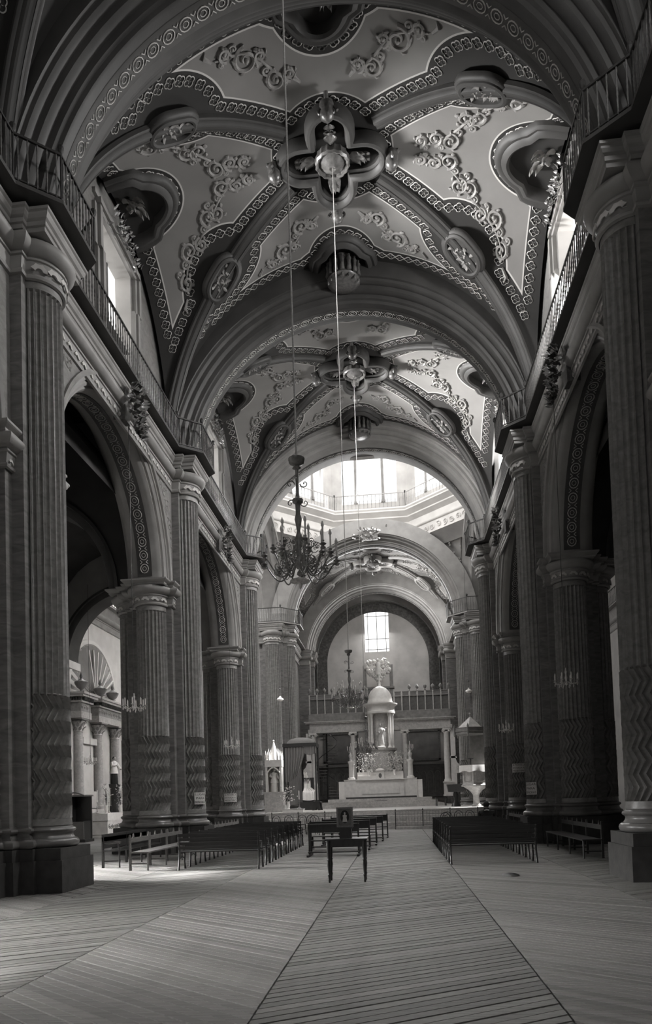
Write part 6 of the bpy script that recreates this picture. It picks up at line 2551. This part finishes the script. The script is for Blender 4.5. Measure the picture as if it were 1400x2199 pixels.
cb, cc = corinthian(4.1, 0.24)
cbm, ccm = cb.mesh('retable_column', 'grey_marble', 40), cc.mesh('leafy_capital', 'stucco', 60)
for y in (-2.55, -0.55, 1.55, 3.3):
    xo = 0.45 if y > -1 else 0.38
    c = obj('retable_column', cbm, t, Matrix.Translation((xo, y, 1.35)))
    obj('leafy_capital', ccm, c)
b = MB()
b.box(0.36, 0.3, 0, 0.68, 7.4, 1.15)
b.box(0.38, 0.3, 1.15, 0.74, 7.5, 0.16)
b.build('retable_base', 'white_marble', t)
b = MB()
b.box(0.12, 0.3, 1.3, 0.24, 7.2, 5.2)
b.build('retable_back', 'plaster_light', t)
for y0, y1 in ((-3.05, -1.95), (-1.1, 3.9)):
    ym, L = (y0 + y1) / 2, y1 - y0
    b = MB()
    b.box(0.4, ym, 5.45, 0.75, L, 0.3)
    b.box(0.42, ym, 6.15, 0.84, L + 0.15, 0.08)
    b.box(0.5, ym, 6.38, 1.0, L + 0.5, 0.10)
    b.box(0.54, ym, 6.48, 1.08, L + 0.65, 0.10)
    e = b.build('entablature', 'grey_marble', t)
    b = MB()
    b.box(0.39, ym, 5.75, 0.7, L - 0.05, 0.4)
    rn = random.Random(4)
    for i in range(int(L / 0.28)):
        yy = y0 + 0.15 + 0.28 * i
        b.spiral((0, 0), 0.12, 1.3, rn.uniform(0, 6), 0.02, lambda u, v: (0.75, yy + u, 5.95 + v), 14, 4)
    b.build('carved_frieze', 'stucco', e)
    b = MB()
    for i in range(int(L / 0.13)):
        b.box(0.88, y0 + 0.06 + 0.13 * i, 6.24, 0.12, 0.07, 0.13)
        if i < 6:
            b.box(0.15 + 0.12 * i, y0 - 0.1, 6.24, 0.07, 0.12, 0.13)
    tag(b.build('dentils', 'plaster_dark', e), kind='stuff')
b = MB()
b.box(0.32, -1.5, 1.35, 0.3, 1.5, 0.8)
b.box(0.28, -1.5, 2.15, 0.2, 1.1, 2.2)
b.box(0.32, -1.5, 4.35, 0.36, 1.5, 0.3)
b.build('framed_niche', 'plaster_light', t)

# shell niche with rays above
t = thing('shell_niche', 'ribbed shell niche with slanting rays above the left transept altar', 'niche', (XR, 33.7, 6.75))
b = MB()
n = 20
vs = [(0.02, 0, 0)]
b.arc([(2.0, 0.02), (1.98, 0.10), (1.85, 0.12), (1.80, 0.04)], (0, 0, 0), 'x', 0, PI, 28)
b.build('niche_rim', 'plaster_light', t, 40)
b = MB()
for i in range(18):
    a0, a1 = PI * i / 18, PI * (i + 1) / 18
    am = (a0 + a1) / 2
    P0_, P1_, P2_ = (0.015, 0.25 * math.cos(a0), 0.25 * math.sin(a0)), (0.015, 1.82 * math.cos(a0), 1.82 * math.sin(a0)), (0.015, 1.82 * math.cos(a1), 1.82 * math.sin(a1))
    P3_ = (0.015, 0.25 * math.cos(a1), 0.25 * math.sin(a1))
    Q0, Q1 = (0.09, 0.25 * math.cos(am), 0.25 * math.sin(am)), (0.16, 1.78 * math.cos(am), 1.78 * math.sin(am))
    b.add([P0_, P1_, P2_, P3_, Q0, Q1], [(0, 1, 5, 4), (4, 5, 2, 3), (1, 2, 5)])
b.build('shell_ribs', 'plaster', t)
rm = MB().bar((0.12, 0.2, 0.0), (0.12, 1.75, 0.0), 0.03, 0.05).mesh('gilt_ray', 'white_marble')
for i in range(9):
    obj('gilt_ray', rm, t, Matrix.Translation((0.06, 0, -0.1)) @ Matrix.Rotation(0.12 + 0.22 * i, 4, 'X'))

t.scale = (1.2, 1.42, 1.42)
um = thing('stone_urn', '', 'urn', group='fluted urns on the side altar cornice')
MB().lathe([(0.16, 0), (0.16, 0.06), (0.06, 0.14), (0.06, 0.2), (0.2, 0.3), (0.3, 0.48), (0.31, 0.56), (0.24, 0.6)], 20, lobes=10, depth=0.1).build('urn_bowl', 'grey_stone', um, 50)
MB().lathe([(0.26, 0.58), (0.12, 0.66), (0.05, 0.72), (0.08, 0.82), (0.04, 0.92), (0.0, 1.05)], 12).build('urn_flame', 'grey_stone', um, 50)
for i, (y, w) in enumerate(((31.3, 'on the nearer cornice block by the pier'), (33.4, 'half hidden in the middle'), (34.9, 'standing clear on the farther cornice'))):
    o = um if i == 0 else copy_tree(um)
    o.location = (XR + 0.55, y, 6.58)
    o['label'] = 'fluted stone urn on the left transept altar, ' + w

robed_statue('saint_statue', 'statue of a saint in a white surplice over a black robe, left transept', (-12.72, 33.95, 2.5), 1.35, 'ink', 'cloth_white').rotation_euler = (0, 0, 1.2)
b = MB()
b.lathe([(0.24, -0.2), (0.24, 0.1), (0.2, 0.2), (0.2, 0.9), (0.26, 1.05), (0.28, 1.18), (0.0, 1.18)], 16)
tag(b.build('statue_pedestal', 'bench_wood', None, 40, (-12.72, 33.95, 1.315)), 'dark pedestal under the saint statue in the left transept', 'pedestal')
t = thing('side_altar_table', 'side altar table under a white cloth in the left transept', 'altar', (-12.46, 32.6, 0))
b = MB()
b.box(0, 0, 0.15, 0.9, 2.6, 0.92)
b.box(0.3, 0, 0.0, 1.6, 3.0, 0.13)
b.build('table_body', 'white_marble', t)
b = MB()
b.box(0, 0, 1.07, 1.0, 2.75, 0.04)
b.box(0.47, 0, 0.78, 0.03, 2.7, 0.3)
b.box(0.0, -1.34, 0.78, 0.95, 0.03, 0.3)
b.build('altar_cloth', 'cloth_white', t)
b = MB()
rn = random.Random(3)
for i in range(12):
    y0 = -1.1 + 0.2 * i
    b.spiral((0, 0), 0.12, 1.3, rn.uniform(0, 6), 0.02, lambda u, v: (0.465, y0 + u, 0.5 + v), 14, 4)
b.build('carved_frontal', 'stucco', t)
flower_spray('flower_vase', 'tall bouquet on the left side altar beside the framed niche', (-12.5, 32.35, 1.11), 0.4, 1.0, 60, 21).rotation_euler = (0, 0, PI / 2)
flower_spray('flower_vase', 'tall bouquet on the left side altar below the saint statue', (-12.3, 33.55, 1.11), 0.45, 1.1, 70, 22).rotation_euler = (0, 0, PI / 2)
for y, w in ((31.6, 'nearest the pier'), (32.9, 'between the two bouquets'), (34.6, 'farthest along')):
    cst = thing('altar_candlestick', 'white candle in a stick on the left side altar, ' + w, 'candlestick', (-12.6 if y < 34 else -13.15, y, 1.11 if y < 34 else 1.31), group='candlesticks on the left side altar')
    candlestick(0.8).build('stick', 'gilt_light', cst, 50)
    MB().lathe([(0.022, 0.53), (0.022, 1.05), (0.0, 1.08)], 6).build('candle', 'candle', cst)
t = thing('confessional_booth', 'tall dark confessional booth with an arched top behind the left pier', 'confessional', (-12.0, 28.4, 0))
b = MB()
b.box(0, 0, 0, 0.85, 0.9, 0.12)
b.box(0, 0.35, 0.12, 0.75, 0.1, 1.75)
b.box(-0.33, 0, 0.12, 0.08, 0.8, 1.75)
b.box(0.33, 0, 0.12, 0.06, 0.8, 0.75)
b.build('booth_body', 'dark_wood', t)
b = MB()
b.box(0, 0, 1.87, 0.85, 0.9, 0.06)
b.tube([(-0.42 + 0.84 * i / 12, -0.45, 1.9 + 0.12 * math.sin(PI * i / 12)) for i in range(13)], 0.03, 6)
b.build('arched_cornice', 'bench_pale', t)
b = MB()
b.box(0.1, -0.42, 0.12, 0.55, 0.06, 0.72)
b.build('half_door', 'bench_pale', t)

# ================================================================== SIGNS, DARK MAT, SEATED PERSON
def sign(lines, loc, rz, w, h, label, r=None):
    t = thing('paper_sign', label, 'sign', loc, rz, group='paper signs on the columns')
    b = MB()
    n = 8
    vs = []
    for i in range(n + 1):
        a = (i / n - 0.5) * w / r
        for z in (0, h):
            vs.append((r * math.sin(a), -r * math.cos(a), z))
    b.add(vs, [(2 * i, 2 * i + 2, 2 * i + 3, 2 * i + 1) for i in range(n)])
    b.build('sheet', 'paper', t)
    k = len(lines)
    for i, tx in enumerate(lines):
        cu = bpy.data.curves.new('lettering', 'FONT')
        cu.body = tx
        cu.align_x = 'CENTER'
        cu.align_y = 'CENTER'
        cu.size = h / k * 0.82
        tmp = bpy.data.objects.new('tmp', cu)
        COL.objects.link(tmp)
        bpy.context.view_layer.update()
        dg = bpy.context.evaluated_depsgraph_get()
        me = bpy.data.meshes.new_from_object(tmp.evaluated_get(dg))
        bpy.data.objects.remove(tmp)
        xs = [v.co.x for v in me.vertices]
        sc = min(1.35, 0.9 * w / max(max(xs) - min(xs), 1e-4))
        for v in me.vertices:
            x, y = v.co.x * sc, v.co.y
            a = x / r
            v.co = ((r + 0.004) * math.sin(a), -(r + 0.004) * math.cos(a), h * (1 - (i + 0.5) / k) + y)
        me.name = 'lettering'
        me.materials.clear()
        me.materials.append(M['ink'])
        obj('lettering', me, t)
    return t


sign(['LUGAR', 'PARA', 'SEÑORES'], (-5.33, PB, 1.42), 0.95, 0.42, 0.36, 'white paper sign wrapped on the nave column of the second pier on the left', 0.51)
sign(['LUGAR', 'PARA', 'SEÑORAS'], (5.33, PB, 1.40), -0.95, 0.42, 0.36, 'white paper sign wrapped on the nave column of the second pier on the right', 0.51)
sign(['SE PROHIBE LA', 'ENTRADA AL', 'PRESBITERIO'], (-6.14, PC - 0.84, 1.45), 0.25, 0.55, 0.36, 'lettered notice on the third pier on the left', 0.51)
sign(['SE PROHIBE LA', 'ENTRADA AL', 'PRESBITERIO'], (6.14, PC - 0.84, 2.3), -0.15, 0.55, 0.36, 'lettered notice on the third pier on the right', 0.51)

b = MB()
rn = random.Random(5)
n = 18
ring = [(0.17 * math.cos(2 * PI * i / n) * rn.uniform(0.75, 1.1), 0.3 * math.sin(2 * PI * i / n) * rn.uniform(0.75, 1.1)) for i in range(n)]
vs = [(0, 0, 0.025)] + [(x * 0.6, y * 0.6, 0.025) for x, y in ring] + [(x, y, 0.0) for x, y in ring]
b.add(vs, [(0, 1 + i, 1 + (i + 1) % n) for i in range(n)] + [(1 + i, 1 + n + i, 1 + n + (i + 1) % n, 1 + (i + 1) % n) for i in range(n)])
tag(b.build('floor_rag', 'dark_wood', None, 60, (3.0, 13.15, 0.004)), 'small dark rag lying on the floor in front of the right block of benches', 'rag')

# person in dark clothes seated in the right block of benches
t = thing('person', 'person in dark clothes sitting at the far right of the last bench rows', 'person', (3.78, 22.55, 0.40))
me = bpy.data.meshes.new('body')
J = [((0, 0, 0.08), 0.15), ((0, 0.02, 0.28), 0.15), ((0, 0.02, 0.46), 0.16), ((0, 0.03, 0.58), 0.06), ((0, 0.05, 0.66), 0.085), ((0, 0.05, 0.76), 0.075),
     ((-0.2, 0.02, 0.5), 0.06), ((-0.24, 0.08, 0.28), 0.05), ((-0.12, 0.28, 0.2), 0.04), ((0.2, 0.02, 0.5), 0.06), ((0.24, 0.08, 0.28), 0.05), ((0.12, 0.28, 0.2), 0.04),
     ((-0.1, 0.1, 0.06), 0.09), ((-0.11, 0.4, 0.08), 0.07), ((-0.11, 0.42, -0.3), 0.05), ((0.1, 0.1, 0.06), 0.09), ((0.11, 0.4, 0.08), 0.07), ((0.11, 0.42, -0.3), 0.05)]
E_ = [(0, 1), (1, 2), (2, 3), (3, 4), (4, 5), (2, 6), (6, 7), (7, 8), (2, 9), (9, 10), (10, 11), (0, 12), (12, 13), (13, 14), (0, 15), (15, 16), (16, 17)]
me.from_pydata([j[0] for j in J], E_, [])
me.materials.append(M['ink'])
bo = bpy.data.objects.new('body', me)
COL.objects.link(bo)
bo.parent = t
sk = bo.modifiers.new('skin', 'SKIN')
for i, (p, r) in enumerate(J):
    me.skin_vertices[0].data[i].radius = (r, r)
me.skin_vertices[0].data[0].use_root = True
bo.modifiers.new('smooth', 'SUBSURF').levels = 2
b = MB()
b.ball((0, 0.03, 0.70), 0.088, 0.1, 0.12, 12, 8)
b.build('face', 'skin', t, 60)
b = MB()
b.ball((0, 0.01, 0.735), 0.096, 0.1, 0.105, 12, 8)
b.build('hair', 'hair', t, 60)
b = MB()
b.tube([(-0.07, -0.06, 0.56), (0, -0.09, 0.575), (0.07, -0.06, 0.56)], 0.018, 6)
b.build('collar', 'cloth_white', t, 60)
